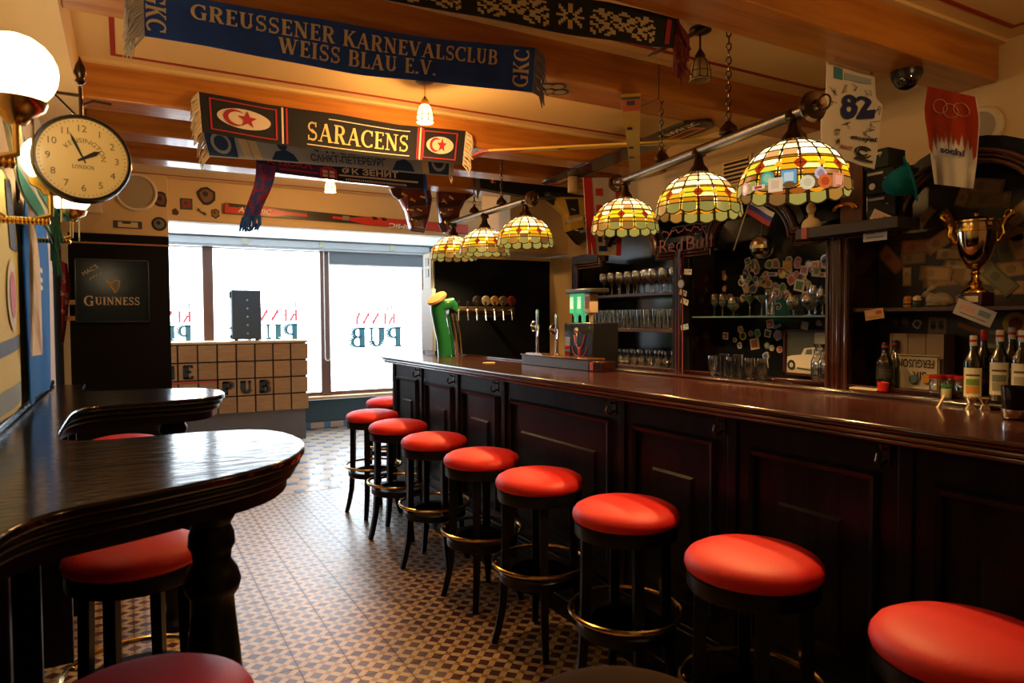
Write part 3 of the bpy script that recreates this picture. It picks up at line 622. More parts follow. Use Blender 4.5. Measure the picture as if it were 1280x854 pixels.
# ---------------------------------------------------------------- stained glass bar lamps
def GLZ(n, c, e): return M('lit_glass_' + n, tuple(x * .3 for x in L(c)[:3]), .3, emit=e * .85, ec=c)
G_WHITE = [GLZ('cream_a', 'ffdf9a', 1.7), GLZ('cream_b', 'ffcf78', 1.4), GLZ('cream_c', 'ffe8b4', 2.0), GLZ('peach', 'e8a860', .8)]
G_YEL = [GLZ('yellow', 'f6c414', 1.0), GLZ('lemon_green', 'e0d030', .85), GLZ('gold', 'f0a418', .9)]
G_AMB = [GLZ('amber', 'd88a18', .7), GLZ('dark_amber', 'a0561a', .5)]
G_RED = GLZ('ruby', 'b43c10', .6); G_GRN = [GLZ('pale_green', 'a8a050', .45), GLZ('pale_amber_green', 'b08038', .45), GLZ('clear_smoke', '906838', .35)]
CAME = M('dark_lead_came', (.035, .018, .008), .5, .4)
PROF = [(.034, .205), (.075, .192), (.112, .170), (.142, .142), (.161, .112), (.1655, .103), (.178, .078), (.187, .050), (.1925, .026), (.196, -.012)]   # r, z
PROF = [(r, z * .88) for r, z in PROF]
def dome(k):      # point on the shade's profile, k may be fractional
    i = min(int(k), len(PROF) - 2); f = k - i; a, b = PROF[i], PROF[i + 1]; return (a[0] + (b[0] - a[0]) * f, a[1] + (b[1] - a[1]) * f)
def pane_mb(k0, k1, a0, a1, bulge=0.0, n=4, g=.03):
    """one curved pane between profile stations k0..k1 and angles a0..a1 (its lower edge may be scalloped)"""
    vs = []; fs = []
    for off in (.0015, -.0015):
        for i in range(n + 1):
            a = a0 + (a1 - a0) * (i / n); e = math.sin(PI * i / n) * bulge
            for k in (k0, k1):
                r, z = dome(k); z -= e if k == k1 else 0; r += off; vs.append((r * math.cos(a), r * math.sin(a), z))
    m = 2 * (n + 1)
    for i in range(n): a = 2 * i; fs += [(a, a + 2, a + 3, a + 1), (m + a + 1, m + a + 3, m + a + 2, m + a), (a + 1, a + 3, m + a + 3, m + a + 1), (a, m + a, m + a + 2, a + 2)]
    return MB().add(vs, fs)
NC_ = 16
N12 = 2 * PI / NC_
_pm = {}
def pane(key, mk, mat, ang, parent):
    nm = {'w': 'cream_pane', 'b': 'band_pane', 'h': 'yellow_pane', 's': 'scallop_pane' if key == 'scallop' else 'skirt_pane', 'd': 'ruby_diamond', 'k': 'glass_knob'}[key[0]]
    if (key, mat.name) not in _pm:
        o = part(nm, mk(), mat, parent, False, ang=.4); _pm[key, mat.name] = o.data
    else:
        o = bpy.data.objects.new(nm, _pm[key, mat.name]); COL.objects.link(o); o.parent = parent
    o.rotation_euler = (0, 0, ang); return o
_came = []
def came():
    if _came: return _came[0].copy()
    m = MB(); st = [0, 1, 2, 3, 4, 5, 6.1, 7, 8]
    for k in st: r, z = dome(k); m.tube(ring((0, 0), r + .001, z, 36), .003, 4, closed=True)
    for j in range(NC_):
        a = j * N12; m.tube([((dome(k)[0] + .001) * math.cos(a), (dome(k)[0] + .001) * math.sin(a), dome(k)[1]) for k in (0, 1, 2, 3, 4, 5, 6, 7, 8, 9)], .003, 4)
    m.tube([(r * math.cos(j * N12 / 6), r * math.sin(j * N12 / 6), z - .013 * abs(math.sin(j * PI / 6))) for j in range(6 * NC_) for r, z in (PROF[9],)], .0025, 4, closed=True)
    return m
CAME_ME = None
def make_shade(root, loc, seed):
    global CAME_ME
    R = random.Random(seed)
    if CAME_ME is None: s = part('lamp_shade', came(), CAME, root, False, smooth=True); CAME_ME = s.data
    else: s = bpy.data.objects.new('lamp_shade', CAME_ME); COL.objects.link(s); s.parent = root
    s.location = loc
    e = .10
    for j in range(NC_):
        a = j * N12
        for k in range(4): pane('w%d' % k, lambda: pane_mb(k + .04, k + .96, e * .4, N12 - e * .4), R.choice(G_WHITE[:3] if R.random() < .85 else G_WHITE[3:]), a, s)
        pane('band', lambda: pane_mb(4.15, 4.85, e * .3, N12 - e * .3), G_AMB[0], a, s)
        pane('hex_up', lambda: pane_mb(5.06, 6.05, e * .4, N12 - e * .4), G_YEL[R.choice((0, 0, 1, 2))] if j % 4 else G_WHITE[0], a, s)
        pane('hex_lo', lambda: pane_mb(6.16, 6.95, e * .4, N12 - e * .4), G_YEL[R.choice((0, 1, 1, 2))] if j % 4 != 2 else G_WHITE[1], a, s)
        pane('scallop', lambda: pane_mb(7.06, 7.7, e * .4, N12 - e * .4, .009, 6), G_AMB[R.choice((0, 0, 1))], a, s)
        pane('skirt', lambda: pane_mb(8.0, 8.96, e * .4, N12 - e * .4, .012, 6), G_GRN[R.choice((0, 0, 1, 2))], a, s)
        if j % 2 == 0:
            def dia():
                vs = []
                for off in (.004, .0005):
                    for k, aa in ((4.95, 0), (6.05, .135), (7.1, 0), (6.05, -.135)): r, z = dome(k); r += off; vs.append((r * math.cos(aa), r * math.sin(aa), z))
                return MB().add(vs, [(3, 2, 1, 0), (0, 1, 5, 4), (1, 2, 6, 5), (2, 3, 7, 6), (3, 0, 4, 7)])
            pane('diamond', dia, G_RED, a, s)
        else:
            pane('knob', lambda: MB().ball(((dome(6.1)[0] + .002), 0, dome(6.1)[1]), (.006, .013, .011), 8), G_YEL[2], a, s)
    part('gallery', MB().lathe([(.036, .179), (.046, .183), (.042, .20), (.026, .22), (.018, .262)], n=20), BRONZE, s, False)
    part('bulb', MB().ball((0, 0, .11), (.028, .028, .036), 12), M('warm_bulb', 'ffe0a0', .4, emit=9, ec='ffd890'), s, False)
    p = lamp('bulb_light', (0, 0, .056), LAMP_W, r=.02, spot=2.2); p.parent = s
    return s
def chain_mb(a, b, lk=.036, r=.0032, w=.010):
    a, b = Vector(a), Vector(b); d = b - a; n = max(2, int(d.length / (lk * .78))); z = d.normalized(); x = z.orthogonal().normalized(); y = z.cross(x); m = MB()
    for i in range(n):
        c = a + d * (i + .5) / n; p, q = (x, y) if i % 2 else (y, x)
        m.tube([c + z * math.sin(t) * lk * .5 + p * math.cos(t) * w for t in [2 * PI * k / 8 for k in range(8)]], r, 4, closed=True)
    return m
def bar_lamp(label, shades, e0, e1, chains, ztop, seed):
    e0, e1 = Vector(e0), Vector(e1); mid = (e0 + e1) / 2
    t = thing('bar_lamp', label, 'lamp', mid, 'stained glass lamps over the bar'); d = (e1 - e0).normalized()
    L0, L1 = e0 - mid, e1 - mid
    part('rail', MB().tube([L0, L1], .024, 16), M('aged_steel_rail', (.13, .10, .07), .36, 1), t, False)
    for p, s in ((L0, -1), (L1, 1)):
        m = MB(); T = d.to_track_quat('Z', 'Y').to_matrix()
        m.lathe([(.026, -.03), (.034, -.022), (.034, -.012), (.05, -.006), (.054, .006), (.046, .018), (.02, .024), (.016, .04), (0, .044)], p, 20, T=T @ Matrix.Scale(1, 3) if s > 0 else T @ Matrix.Rotation(PI, 3, 'X'))
        part('finial', m, BRONZE, t, False)
        m = MB(); c = p + d * s * .062; u = d.cross(Vector((0, 0, 1))).normalized()
        m.tube([c + (u * .2 + d * s).normalized() * math.cos(a) * .026 + Vector((0, 0, 1)) * math.sin(a) * .026 for a in [2 * PI * k / 16 for k in range(16)]], .0035, 6, closed=True); part('end_ring', m, BRONZE, t, False)
    for i, p in enumerate(shades):
        p = Vector(p) - mid; make_shade(t, p, seed + i)
        f = (p - L0).dot(d); q = L0 + d * f
        part('stem', MB().tube([(p.x, p.y, p.z + .25), q], [.012, .012], 8).lathe([(.02, .255), (.034, .262), (.03, .285), (.016, .30)], p, 16), BRONZE, t, False)
    for px in chains:
        n = 200; best = min(range(n + 1), key=lambda i: abs(_proj(e0 + (e1 - e0) * i / n) - px)); q = L0 + (L1 - L0) * best / n
        part('chain_bell', MB().lathe([(.008, .022), (.040, .026), (.036, .05), (.018, .068), (.01, .078), (.012, .088), (0, .092)], q, 16), BRONZE, t, False)
        part('chain', chain_mb(q + Vector((0, 0, .09)), (q.x, q.y, ztop - mid.z)), BRONZE, t, False)
    return t
def _proj(p): c = RM.T @ (np.array(p) - EYE); return 640 + F * c[0] / c[2]
lp = [pd(992, 239, 2.52), pd(873, 266, 3.19), pd(781, 287, 4.03)]
A, B_ = Vector(lp[0]), Vector(lp[2]); dirn = (B_ - A).normalized()
bl1 = bar_lamp('three-shade stained glass bar lamp nearest the camera, over the counter', lp, A - dirn * .10 + Vector((0, 0, .28)), B_ + dirn * .12 + Vector((0, 0, .29)), (911, 827), 2.84, 3)
lp = [pd(657, 304, 4.75), pd(606, 315, 5.3), pd(567, 322, 5.85)]
A, B_ = Vector(lp[0]), Vector(lp[2]); dirn = (B_ - A).normalized()
bl2 = bar_lamp('three-shade stained glass bar lamp farther off, near the tap column', lp, A - dirn * .08 + Vector((0, 0, .29)), B_ + dirn * .06 + Vector((0, 0, .30)), (627, 593), 2.84, 11)
# stickers on the near shade's skirt
sh = [o for o in bl1.children if o.name.startswith('lamp_shade')][0]
va = math.atan2(-sh.matrix_basis.translation.y - bl1.location.y, -sh.matrix_basis.translation.x - bl1.location.x)
for i, (da, k, c1, c2, kind) in enumerate(((-.95, 8.1, 'd89a90', 'f0d8c0', 'b'), (-.62, 8.5, 'e8e0d0', 'c02020', 'r'), (-.3, 8.3, 'f0d8b0', 'e8c8a0', 'q'), (-.08, 7.6, '6fb8d8', 'd8eef4', 'q'), (.22, 8.5, 'f0e8c8', 'e0d8a8', 'o'), (.52, 8.2, 'e0783a', 'c84a20', 'o'), (.45, 7.4, 'd8d0d8', 'b090a8', 'b'), (.8, 8.0, 'e09070', 'f0b090', 'q'), (-.45, 7.5, '50b8a0', 'a0d8b0', 'o'))):
    m = MB()
    for sc, off, mi in ((1, .004, 0), (.6, .0055, 1)):
        P = sticker_poly(kind, .024 * sc, i); r, z = dome(min(8.85, k + .55)); n = len(P)
        vs = [((r + off + o2) * math.cos(va + da + p[0] / r), (r + off + o2) * math.sin(va + da + p[0] / r), z + p[1]) for o2 in (0, -.003) for p in P]
        m.add(vs, [tuple(range(n)), tuple(range(2 * n - 1, n - 1, -1))] + [(j, n + j, n + (j + 1) % n, (j + 1) % n) for j in range(n)], mi)
    part('shade_sticker', m, [M('lit_sticker_' + c1, c1, .5, emit=.35, ec=c1), M('lit_sticker_' + c2, c2, .5, emit=.35, ec=c2)], sh, False, smooth=False)
# ---------------------------------------------------------------- small tulip ceiling lamps
def tulip(label, px, pyt, dep_y, lit, W=22):
    c = pt(px, 115, 'y', dep_y); x = c[0]
    t = thing('ceiling_lamp', label, 'lamp', (x, dep_y, ZC), 'small tulip lamps under the ceiling')
    part('canopy', MB().lathe([(.05, 0), (.05, -.012), (.03, -.022), (0, -.024)][::-1], n=20), BRONZE, t, False)
    part('stem', MB().tube([(0, 0, -.02), (0, 0, -.10)], .005, 8).lathe([(.022, -.145), (.024, -.12), (.012, -.10), (.006, -.09)], n=14), BRASS if lit else BRONZE, t, False)
    g = M('lit_tulip_glass', 'fff0c8', .3, emit=2.2, ec='ffd890') if lit else M('unlit_tulip_glass', (.38, .28, .14), .25)
    s = part('tulip_shade', MB().lathe([(.018, -.13), (.035, -.15), (.046, -.19), (.046, -.23), (.043, -.232), (.042, -.19), (.03, -.155), (.014, -.135)][::-1], n=20), g, t, False)
    m = MB()
    for j in range(8): a = j * PI / 4; m.tube([(r * math.cos(a), r * math.sin(a), z) for r, z in ((.019, -.13), (.036, -.15), (.047, -.19), (.047, -.23))], .0018, 4)
    m.tube([(.047 * math.cos(a), .047 * math.sin(a), -.222 - .008 * abs(math.sin(4 * a))) for a in [2 * PI * i / 48 for i in range(48)]], .002, 4, closed=True); m.tube(ring((0, 0), .047, -.195, 24), .0018, 4, closed=True)
    part('came', m, CAME, s, False)
    if lit: lamp('tulip_light', (0, 0, -.26), W, r=.04, parent=t)
tulip('lit tulip ceiling lamp under the blue carnival club scarf', 531, 0, 3.55, True)
tulip('unlit tulip ceiling lamp hanging beside the red scarf tassels', 875, 0, 2.33, False)
tulip('lit tulip ceiling lamp over the stools nearest the camera', 1500, 0, .75, True, 7)
tulip('lit tulip ceiling lamp peeping out under the stack of scarves', 411, 0, 5.85, True)
# ---------------------------------------------------------------- globe wall lamps and clock on the left wall
def globe(label, px, py, dep, lit=True):
    c = pd(px, py, dep); r = .082
    t = thing('wall_lamp', label, 'lamp', (-.37, c[1], c[2] - .2), 'globe wall lamps on the left wall'); o = Vector(t.location); c = Vector(c) - o
    part('globe_shade', MB().ball(c, (r, r, r * .95), 24), M('lit_opal_globe', 'fff4d8', .3, emit=6.5, ec='ffe8b4'), t, False)
    part('gallery', MB().lathe([(.02, -.115), (.03, -.10), (.055, -.085), (.062, -.066), (.05, -.07), (0, -.09)], c, 20), BRASS, t, False)
    arm = [(.02, 0, .02), (.05, 0, .0), (c.x * .6, 0, -.005), (c.x, 0, .02), (c.x, 0, c.z - .11)]
    m = MB().tube(arm, .009, 8)
    for i in range(12): m.ball((.04 + (c.x - .05) * i / 11, 0, -.002), (.009, .013, .013), 8)
    part('rope_arm', m, BRASS, t, False)
    part('wall_plate', MB().lathe([(.0, .018), (.03, .016), (.045, .008), (.05, 0)][::-1], (0, 0, .02), 20, T=Matrix.Rotation(PI / 2, 3, 'Y')), BRASS, t, False)
    part('pull_chain', MB().tube([(c.x + .03, 0, c.z - .10), (c.x + .028, 0, c.z - .2)], .003, 5), CHROME, t, False)
    lamp('globe_light', (c.x, 0, c.z), GLOBE_W, (1, .70, .34), r=.085, parent=t)
globe('opal globe wall lamp nearest the camera at upper left', 18, 88, 1.50)
globe('opal globe wall lamp partly behind the round clock', 62, 200, 2.25)
globe('opal globe wall lamp peeping out below the round clock', 88, 244, 3.0)
DC = 2.0; cc = Vector(pd(103, 200, DC)); RC = .125
t = thing('station_clock', 'round double-faced clock on an iron bracket beside the globe lamps', 'clock', (cc.x, cc.y, cc.z - RC)); tq = Vector(EYE) - cc; tq.z = 0
ang = math.atan2(tq.y, tq.x) + .08; T = Matrix.Rotation(ang, 3, 'Z') @ Matrix.Rotation(PI / 2, 3, 'Y')
part('case', MB().lathe([(0, -.03), (RC - .006, -.03), (RC, -.024), (RC, .022), (RC - .004, .03), (RC - .01, .03), (RC - .012, .02), (0, .02)], cc, 44, T=T), M('black_clock_case', (.02, .017, .015), .25, .5), t)
fx, fy, fn = T @ Vector((0, 1, 0)), T @ Vector((-1, 0, 0)), T @ Vector((0, 0, 1))
part('dial', MB().lathe([(0, .0205), (RC - .012, .0205)], cc, 44, T=T), M('aged_ivory_dial', (.95, .70, .30), .35, coat=.2), t)
FM = lambda u, v: cc + fx * u + fy * v + fn * .0215
num = MB()
for n in range(1, 13):
    v, f, wd = sans(str(n), .019); a = PI / 2 - n * PI / 6
    num.flat(v, f, lambda u, w_: FM(.085 * math.cos(a) - wd / 2 + u, .085 * math.sin(a) - .009 + w_))
for n in range(60):
    a = n * PI / 30; u, k = Vector((math.cos(a), math.sin(a))), Vector((-math.sin(a), math.cos(a))) * .0007
    num.add([FM(*(u * .104 + k)), FM(*(u * .104 - k)), FM(*(u * .109 - k)), FM(*(u * .109 + k))], [(0, 1, 2, 3)])
for s, yv, hh in (('LONDON', -.03, .011),):
    v, f, wd = serif(s, hh, 1.0); num.flat(v, f, lambda u, w_: FM(u - wd / 2, yv + w_))
v, f, wd = sans('KENSINGTON', .013); 
num.flat(v, f, lambda u, w_: FM((.045 + w_) * math.cos(2.6 - u / wd * 2.6 - .05), (.045 + w_) * math.sin(2.6 - u / wd * 2.6 - .05)))
part('numerals', num, M('faded_ink', (.20, .12, .05), .6), t, smooth=False)
for nm, a, l, wd in (('minute_hand', PI / 2 + .42, .08, .006), ('hour_hand', PI / 2 - 1.05, .05, .009)):
    u, k = Vector((math.cos(a), math.sin(a))), Vector((-math.sin(a), math.cos(a)))
    FM2 = lambda p: cc + fx * p.x + fy * p.y + fn * .0235
    part(nm, MB().add([FM2(u * -.015 + k * wd * .3), FM2(u * l * .7 + k * wd * .7), FM2(u * l), FM2(u * l * .7 - k * wd * .7), FM2(u * -.015 - k * wd * .3)], [(4, 3, 2, 1, 0)]), BLACKP, t, smooth=False)
top = cc + Vector((0, 0, RC)); m = MB().tube([top - Vector((0, 0, .004)), top + Vector((0, 0, .085))], .0055, 8)
part('hanger_rod', m.lathe([(.004, .09), (.014, .10), (.010, .11), (.017, .125), (.013, .145), (.006, .158), (0, .175)], top, 12), BRONZE, t)
part('bracket_arm', MB().tube([top + Vector((0, 0, .06)), (-.18, top.y + .05, top.z + .075), (-.37, top.y + .10, top.z + .065)], .005, 6)
     .tube([top + Vector((-.012, 0, .0)), (-.16, top.y + .03, top.z + .062), (-.30, top.y + .08, top.z + .05), (-.37, top.y + .1, top.z - .02)], .004, 6).tube([top + Vector((0, 0, .03)), top + Vector((.03, .02, .055)), top + Vector((.075, .05, .06))], .004, 6), BRONZE, t)
# ---------------------------------------------------------------- back bar
XB, XI, ZBB = 3.30, 3.61, 1.155
bb = thing('back_bar', 'dark mahogany back bar with three arched bays against the right wall', 'cabinet', (3.5, 2.9, 0))
part('base_cabinet', MB().box((3.24, .5, 0), (3.675, 4.74, 1.10)), BLACKW, bb)
part('work_ledge', MB().box((3.21, .5, 1.125), (3.675, 4.75, ZBB)).box((3.225, .5, 1.10), (3.675, 4.75, 1.125)), MAHO, bb, bevel=.006)
INT = M('dark_back_panel', (.008, .010, .014), .14, spec=.7)
BROWNP = M('dark_brown_back_panel', (.020, .011, .007), .4)
bays = [(4.70, 3.545, 4.06), (3.475, 2.385, 2.92), (2.26, 1.12, 1.69)]
def bay_path(a, b, yc, hw=.285, zs=1.93, rise=.28):
    P = [(a, ZBB), (a, zs), (yc + hw + .03, zs), (yc + hw + .03, zs + .045), (yc + hw, zs + .045)]
    P += [(yc + hw * math.cos(t), zs + .05 + (rise - .05) * math.sin(t)) for t in [PI * i / 16 for i in range(1, 16)]]
    return P + [(yc - hw, zs + .045), (yc - hw - .03, zs + .045), (yc - hw - .03, zs), (b, zs), (b, ZBB)]
def off(P, d):
    R = []
    for i, p in enumerate(P):
        a, b = P[max(i - 1, 0)], P[min(i + 1, len(P) - 1)]; t = Vector((b[0] - a[0], b[1] - a[1]))
        if 0 < i < len(P) - 1:
            u, v = (Vector(p) - Vector(a)).normalized(), (Vector(b) - Vector(p)).normalized(); n = (Vector((-u.y, u.x)) + Vector((-v.y, v.x)))
            n = n.normalized() / max(.55, n.normalized().dot(Vector((-u.y, u.x))))
        else: t.normalize(); n = Vector((-t.y, t.x))
        R.append((p[0] - n.x * d, p[1] - n.y * d))
    return R
for bi, (a, b, yc) in enumerate(bays):
    P = bay_path(a, b, yc)
    lv = [off(P, d) for d in (0, 0, .012, .024, .036, .050, .058, .058)]; X = (XB + .03, XB, XB - .014, XB - .006, XB - .02, XB - .012, XB - .002, XB + .03)
    n = len(P); vs = [(x, *p) for L_, x in zip(lv, X) for p in L_]
    f = MB().add(vs, [(k * n + i, k * n + i + 1, (k + 1) * n + i + 1, (k + 1) * n + i) for k in range(7) for i in range(n - 1)])
    part('arched_moulding', f, MAHO, bb, ang=.5)
    for d, x, rr in ((.008, XB - .014, .010), (.030, XB - .012, .008), (.050, XB - .018, .011)): part('moulding_bead', MB().tube([(x, *p) for p in off(P, d)], rr, 8), M('highlight_lacquer_bead', (.07, .025, .02), .28, coat=1.0), bb)  # beads added in a lighter tone to carry the window's highlight lines
    O = off(P, .055); I_ = P; top = [(x, y) for x, y in off(P, .115)]
    m = MB(); vs = [(x, *p) for x in (XB + .004, XB + .03) for L_ in (O, top) for p in L_]
    for q in (0, 2 * n):
        for i in range(n - 1): m.f.append((q + i, q + i + 1, q + n + i + 1, q + n + i)); m.m.append(0)
    for i in range(n - 1): m.f.append((n + i, n + i + 1, 3 * n + i + 1, 3 * n + i)); m.m.append(0)
    m.v = vs
    part('arched_fascia', m, BLACKW, bb)
    part('back_panel', MB().box((XI, b - .04, ZBB), (XI + .02, a + .04, 2.30)), INT if bi < 2 else BROWNP, bb)
    part('bay_rail', MB().box((XB - .012, b, ZBB), (XB + .02, a, ZBB + .022)), MAHO, bb, bevel=.005)
for y0, y1 in ((4.70, 4.74), (3.487, 3.533), (2.30, 2.345), (1.04, 1.08)):
    part('pilaster', MB().box((XB - .028, y0 - .012, ZBB), (XB, y1 + .012, 1.94)).box((XB, y0, ZBB), (XI, y1, 2.0)), MAHO, bb, bevel=.006)
for y0, y1, z1 in ((3.3, 3.72, 2.08), (2.14, 2.56, 1.985), (4.42, 4.74, 2.05)): part('frieze_board', MB().box((XB + .006, y0, 1.945), (XB + .03, y1, z1)), BLACKW, bb)
part('cabinet_roof', MB().box((XB + .03, 1.04, 2.24), (3.675, 4.74, 2.26)), BLACKW, bb)
SHW = M('brown_shelf_wood', (.07, .03, .02), .35, c2=(.045, .018, .012), ns=4, st=(6, .6, 6))
for z in (1.71, 1.445): part('shelf', MB().box((XB + .03, 3.56, z - .022), (XI, 4.69, z)), SHW, bb, bevel=.003)
part('glass_shelf', MB().box((XB + .04, 2.40, 1.527), (XI, 3.465, 1.535)), M('green_glass_edge', (.16, .30, .27), .06, spec=.8), bb)
part('shelf', MB().box((XB + .02, 1.10, 1.552), (XI, 2.255, 1.572)), SHW, bb, bevel=.003)
# stickers on the middle bay's dark back, banknotes on the right bay
R = random.Random(7)
SC = ['d8d4cc', 'c8c0b8', 'b8b4b8', 'e0dcd0', '9ca4b0', 'c0a890', 'b0b8a0', '8090a8']; SC2 = ['c03028', '3060b0', 'd0a030', '508050', '303438', 'e8e4dc', '906050', 'b06088']
SMAT = {c: M('magnet_' + c, c, .45) for c in SC + SC2 + ['d8d040', '2858a8', 'd08030', 'a03020']}
spots = [(1004, 345), (1011, 331, 'o', .030, '2858a8', 'e0dcd0'), (970, 330, 'b', .04), (979, 342, 'o', .032, 'd8d040', 'e0dcd0'), (966, 343, 'r', .04, 'e0dcd0', '3060b0'), (927, 353, 'o', .026, 'e0dcd0', '303438'), (906, 347, 'o', .022, 'd08030', 'c0a890'), (905, 341, 'q', .014), (906, 361, 'b', .026, '906050', 'c0a890'), (1020, 332, 'q', .028, 'd8d4cc', 'd08030'), (1031, 331, 'b', .026), (1024, 343, 'r', .05, 'c8c0b8', '906050'), (1011, 355, 'o', .02, 'd8d4cc', 'c03028'), (1000, 357, 'q', .036), (971, 366, 'o', .03, 'd8d4cc', '906050'), (973, 383, 'o', .024, 'e0dcd0', '303438'), (983, 366, 'b', .028), (1008, 370, 'o', .03, 'e0dcd0', 'c03028'), (933, 341, 'b', .036), (946, 339, 'o', .022), (942, 361, 'o', .032), (956, 355, 'b', .03), (961, 366, 'q', .026), (913, 372, 'o', .026, 'c0a890', '906050'), (929, 373, 'b', .026), (1041, 343, 'q', .03, '2858a8', '3060b0'), (959, 332, 'o', .02), (997, 331, 'b', .03), (985, 333, 'q', .036), (990, 350, 'b', .036),
         (907, 420, 'q', .024, 'e0dcd0', 'a03020'), (871, 421, 'b', .02), (929, 420, 'o', .028, 'd8d040', '303438'), (926, 412, 'b', .026), (939, 417, 'o', .02), (947, 417, 'b', .03), (963, 405, 'q', .028, 'd8d4cc', 'b06088'), (960, 417, 'q', .024), (944, 430, 'q', .036, 'c0a890', '906050'), (925, 432, 'b', .024), (959, 432, 'o', .024, '508050', 'e0dcd0'), (965, 435, 'o', .02), (973, 419, 'b', .04), (972, 408, 'r', .03), (958, 445, 'b', .03), (1006, 407, 'q', .024, 'b0b8a0', 'c0a890'), (1024, 404, 'b', .022, '906050', 'b06088'), (919, 425, 'b', .018), (975, 437, 'o', .022, 'c8c0b8', 'c03028')]
for i in range(52): spots.append((R.uniform(928, 1035), R.uniform(322, 378)))
def on_back(P, c, q, x): return [(x, c[1] + p[0] * math.cos(q) - p[1] * math.sin(q), c[2] + p[0] * math.sin(q) + p[1] * math.cos(q)) for p in P]
def plate(P, c, q, x, th, mi=0, m=None):
    m = m or MB(); n = len(P); a = on_back(P, c, q, x - th); b = on_back(P, c, q, x)
    return m.add(a + b, [tuple(range(n)), tuple(range(2 * n - 1, n - 1, -1))] + [(i, n + i, n + (i + 1) % n, (i + 1) % n) for i in range(n)], mi)
for i, s in enumerate(spots):
    k, r, c1, c2 = s[2:] + (R.choice('oqbb'), R.uniform(.02, .034), R.choice(SC), R.choice(SC2))[len(s) - 2:]
    c = pt(s[0], s[1], 'x', XI); q = R.uniform(-.35, .35); d = .003 + (i % 5) * .0012; P = sticker_poly(k, r, i)[::-1]
    m = plate(P, c, q, XI, d); plate([(x * .68, y * .68) for x, y in P], c, q, XI - d + .0005, .0012, 1, m); (i % 3 == 0) and plate([(x * .35 + r * .2, y * .25 - r * .1) for x, y in P], c, q, XI - d, .0014, 0, m)
    part('souvenir_magnet', m, [SMAT[c1], SMAT[c2]], bb, smooth=False)
NC = ['7a5a34', '8a6a48', '6f5a3c', '94764e', '7c4a30', '6a6a50', 'a08a60']
notes = [(1114, 325, 48, 0, 4), (1146, 309, 2, 0, 4), (1142, 323, 0, .8, 2), (1176, 301, -30, 0, 1), (1187, 318, 8, .7, 6), (1170, 342, 6, 0, 3), (1175, 349, -4, 1.1, 1), (1195, 341, 35, 0, 0), (1207, 320, 42, 0, 1), (1158, 271, -50, .6, 1), (1186, 276, 62, .7, 4), (1233, 233, 14, 1, 1), (1205, 243, -70, .7, 1), (1236, 250, 8, 1.2, 2), (1258, 318, 75, 1.1, 5), (1262, 290, 30, 1, 1), (1272, 335, -8, 1, 3), (1250, 350, 45, 1, 5), (1262, 360, 0, .8, 3), (1240, 340, 55, 1, 2), (1225, 345, 10, 1, 3), (1276, 312, 70, 1, 6), (1196, 330, 5, .6, 6), (1278, 265, -40, 1, 1), (1221, 329, -50, 1, 0), (1134, 346, 90, .55, 6)]
for i, (px, py, q, sc, ci) in enumerate(notes):
    sc = sc or 1; c = pt(px, py, 'x', XI); w_, h_ = .068 * sc + .012, .034 * min(sc, 1.05) + .004; P = [(-w_, -h_), (w_, -h_), (w_, h_), (-w_, h_)][::-1]; d = .002 + (i % 6) * .001; q = -math.radians(q)
    m = plate(P, c, -q, XI, d); plate([(x * .84, y * .76) for x, y in P], c, -q, XI - d, .0008, 1, m); plate(circ(h_ * .55, 12, (w_ * .3, 0))[::-1], c, -q, XI - d - .0006, .0008, 0, m)
    k = NC[ci]; lt = tuple(min(1, x * 1.5) for x in L(k)[:3]); part('banknote', m, [M('note_' + k, k, .6), M('note_lt_' + k, lt, .6)], bb, smooth=False)
# ---- glassware
def glass_obj(kind, label, group, loc, rot=0):
    Pf = {'goblet': [(.033, 0), (.033, .003), (.006, .008), (.0045, .07), (.012, .082), (.034, .105), (.040, .14), (.034, .175), (.032, .175), (.038, .14), (.030, .108), (0, .088)],
          'wine': [(.032, 0), (.032, .003), (.006, .008), (.004, .06), (.014, .07), (.034, .09), (.036, .12), (.028, .15), (.0265, .15), (.034, .12), (.03, .092), (0, .075)],
          'beer': [(.028, 0), (.030, .006), (.034, .08), (.036, .145), (.034, .145), (.031, .08), (.026, .012), (0, .012)],
          'tulip': [(.030, 0), (.030, .006), (.012, .014), (.012, .022), (.026, .04), (.036, .085), (.031, .13), (.0295, .13), (.034, .085), (.024, .043), (0, .026)],
          'brandy': [(.033, 0), (.033, .003), (.006, .008), (.005, .03), (.02, .04), (.045, .065), (.05, .09), (.036, .125), (.0345, .125), (.048, .09), (.042, .066), (0, .04)],
          'cocktail': [(.034, 0), (.034, .003), (.005, .008), (.004, .075), (.05, .125), (.0485, .127), (0, .08)],
          'carafe': [(.04, 0), (.045, .01), (.045, .10), (.03, .14), (.022, .17), (.034, .20), (.032, .20), (.02, .17), (.028, .14), (.043, .10), (.042, .014), (0, .012)]}[kind]
    if kind not in _gl:
        me = part('_', MB().lathe(Pf, n=16), GLASS, None, False, ang=1.0); _gl[kind] = me.data; bpy.data.objects.remove(me)
    nm = {'goblet': 'goblet', 'wine': 'wine_glass', 'beer': 'beer_glass', 'tulip': 'beer_tulip_glass', 'brandy': 'brandy_glass', 'cocktail': 'cocktail_glass', 'carafe': 'carafe'}[kind]
    o = bpy.data.objects.new(nm, _gl[kind]); COL.objects.link(o); o.location = loc; o.rotation_euler = (0, 0, rot); return tag(o, label, 'glass', group)
_gl = {}
ORDI = ['first', 'second', 'third', 'fourth', 'fifth', 'sixth', 'seventh', 'eighth', 'ninth', 'tenth', 'eleventh', 'twelfth']
R = random.Random(5)
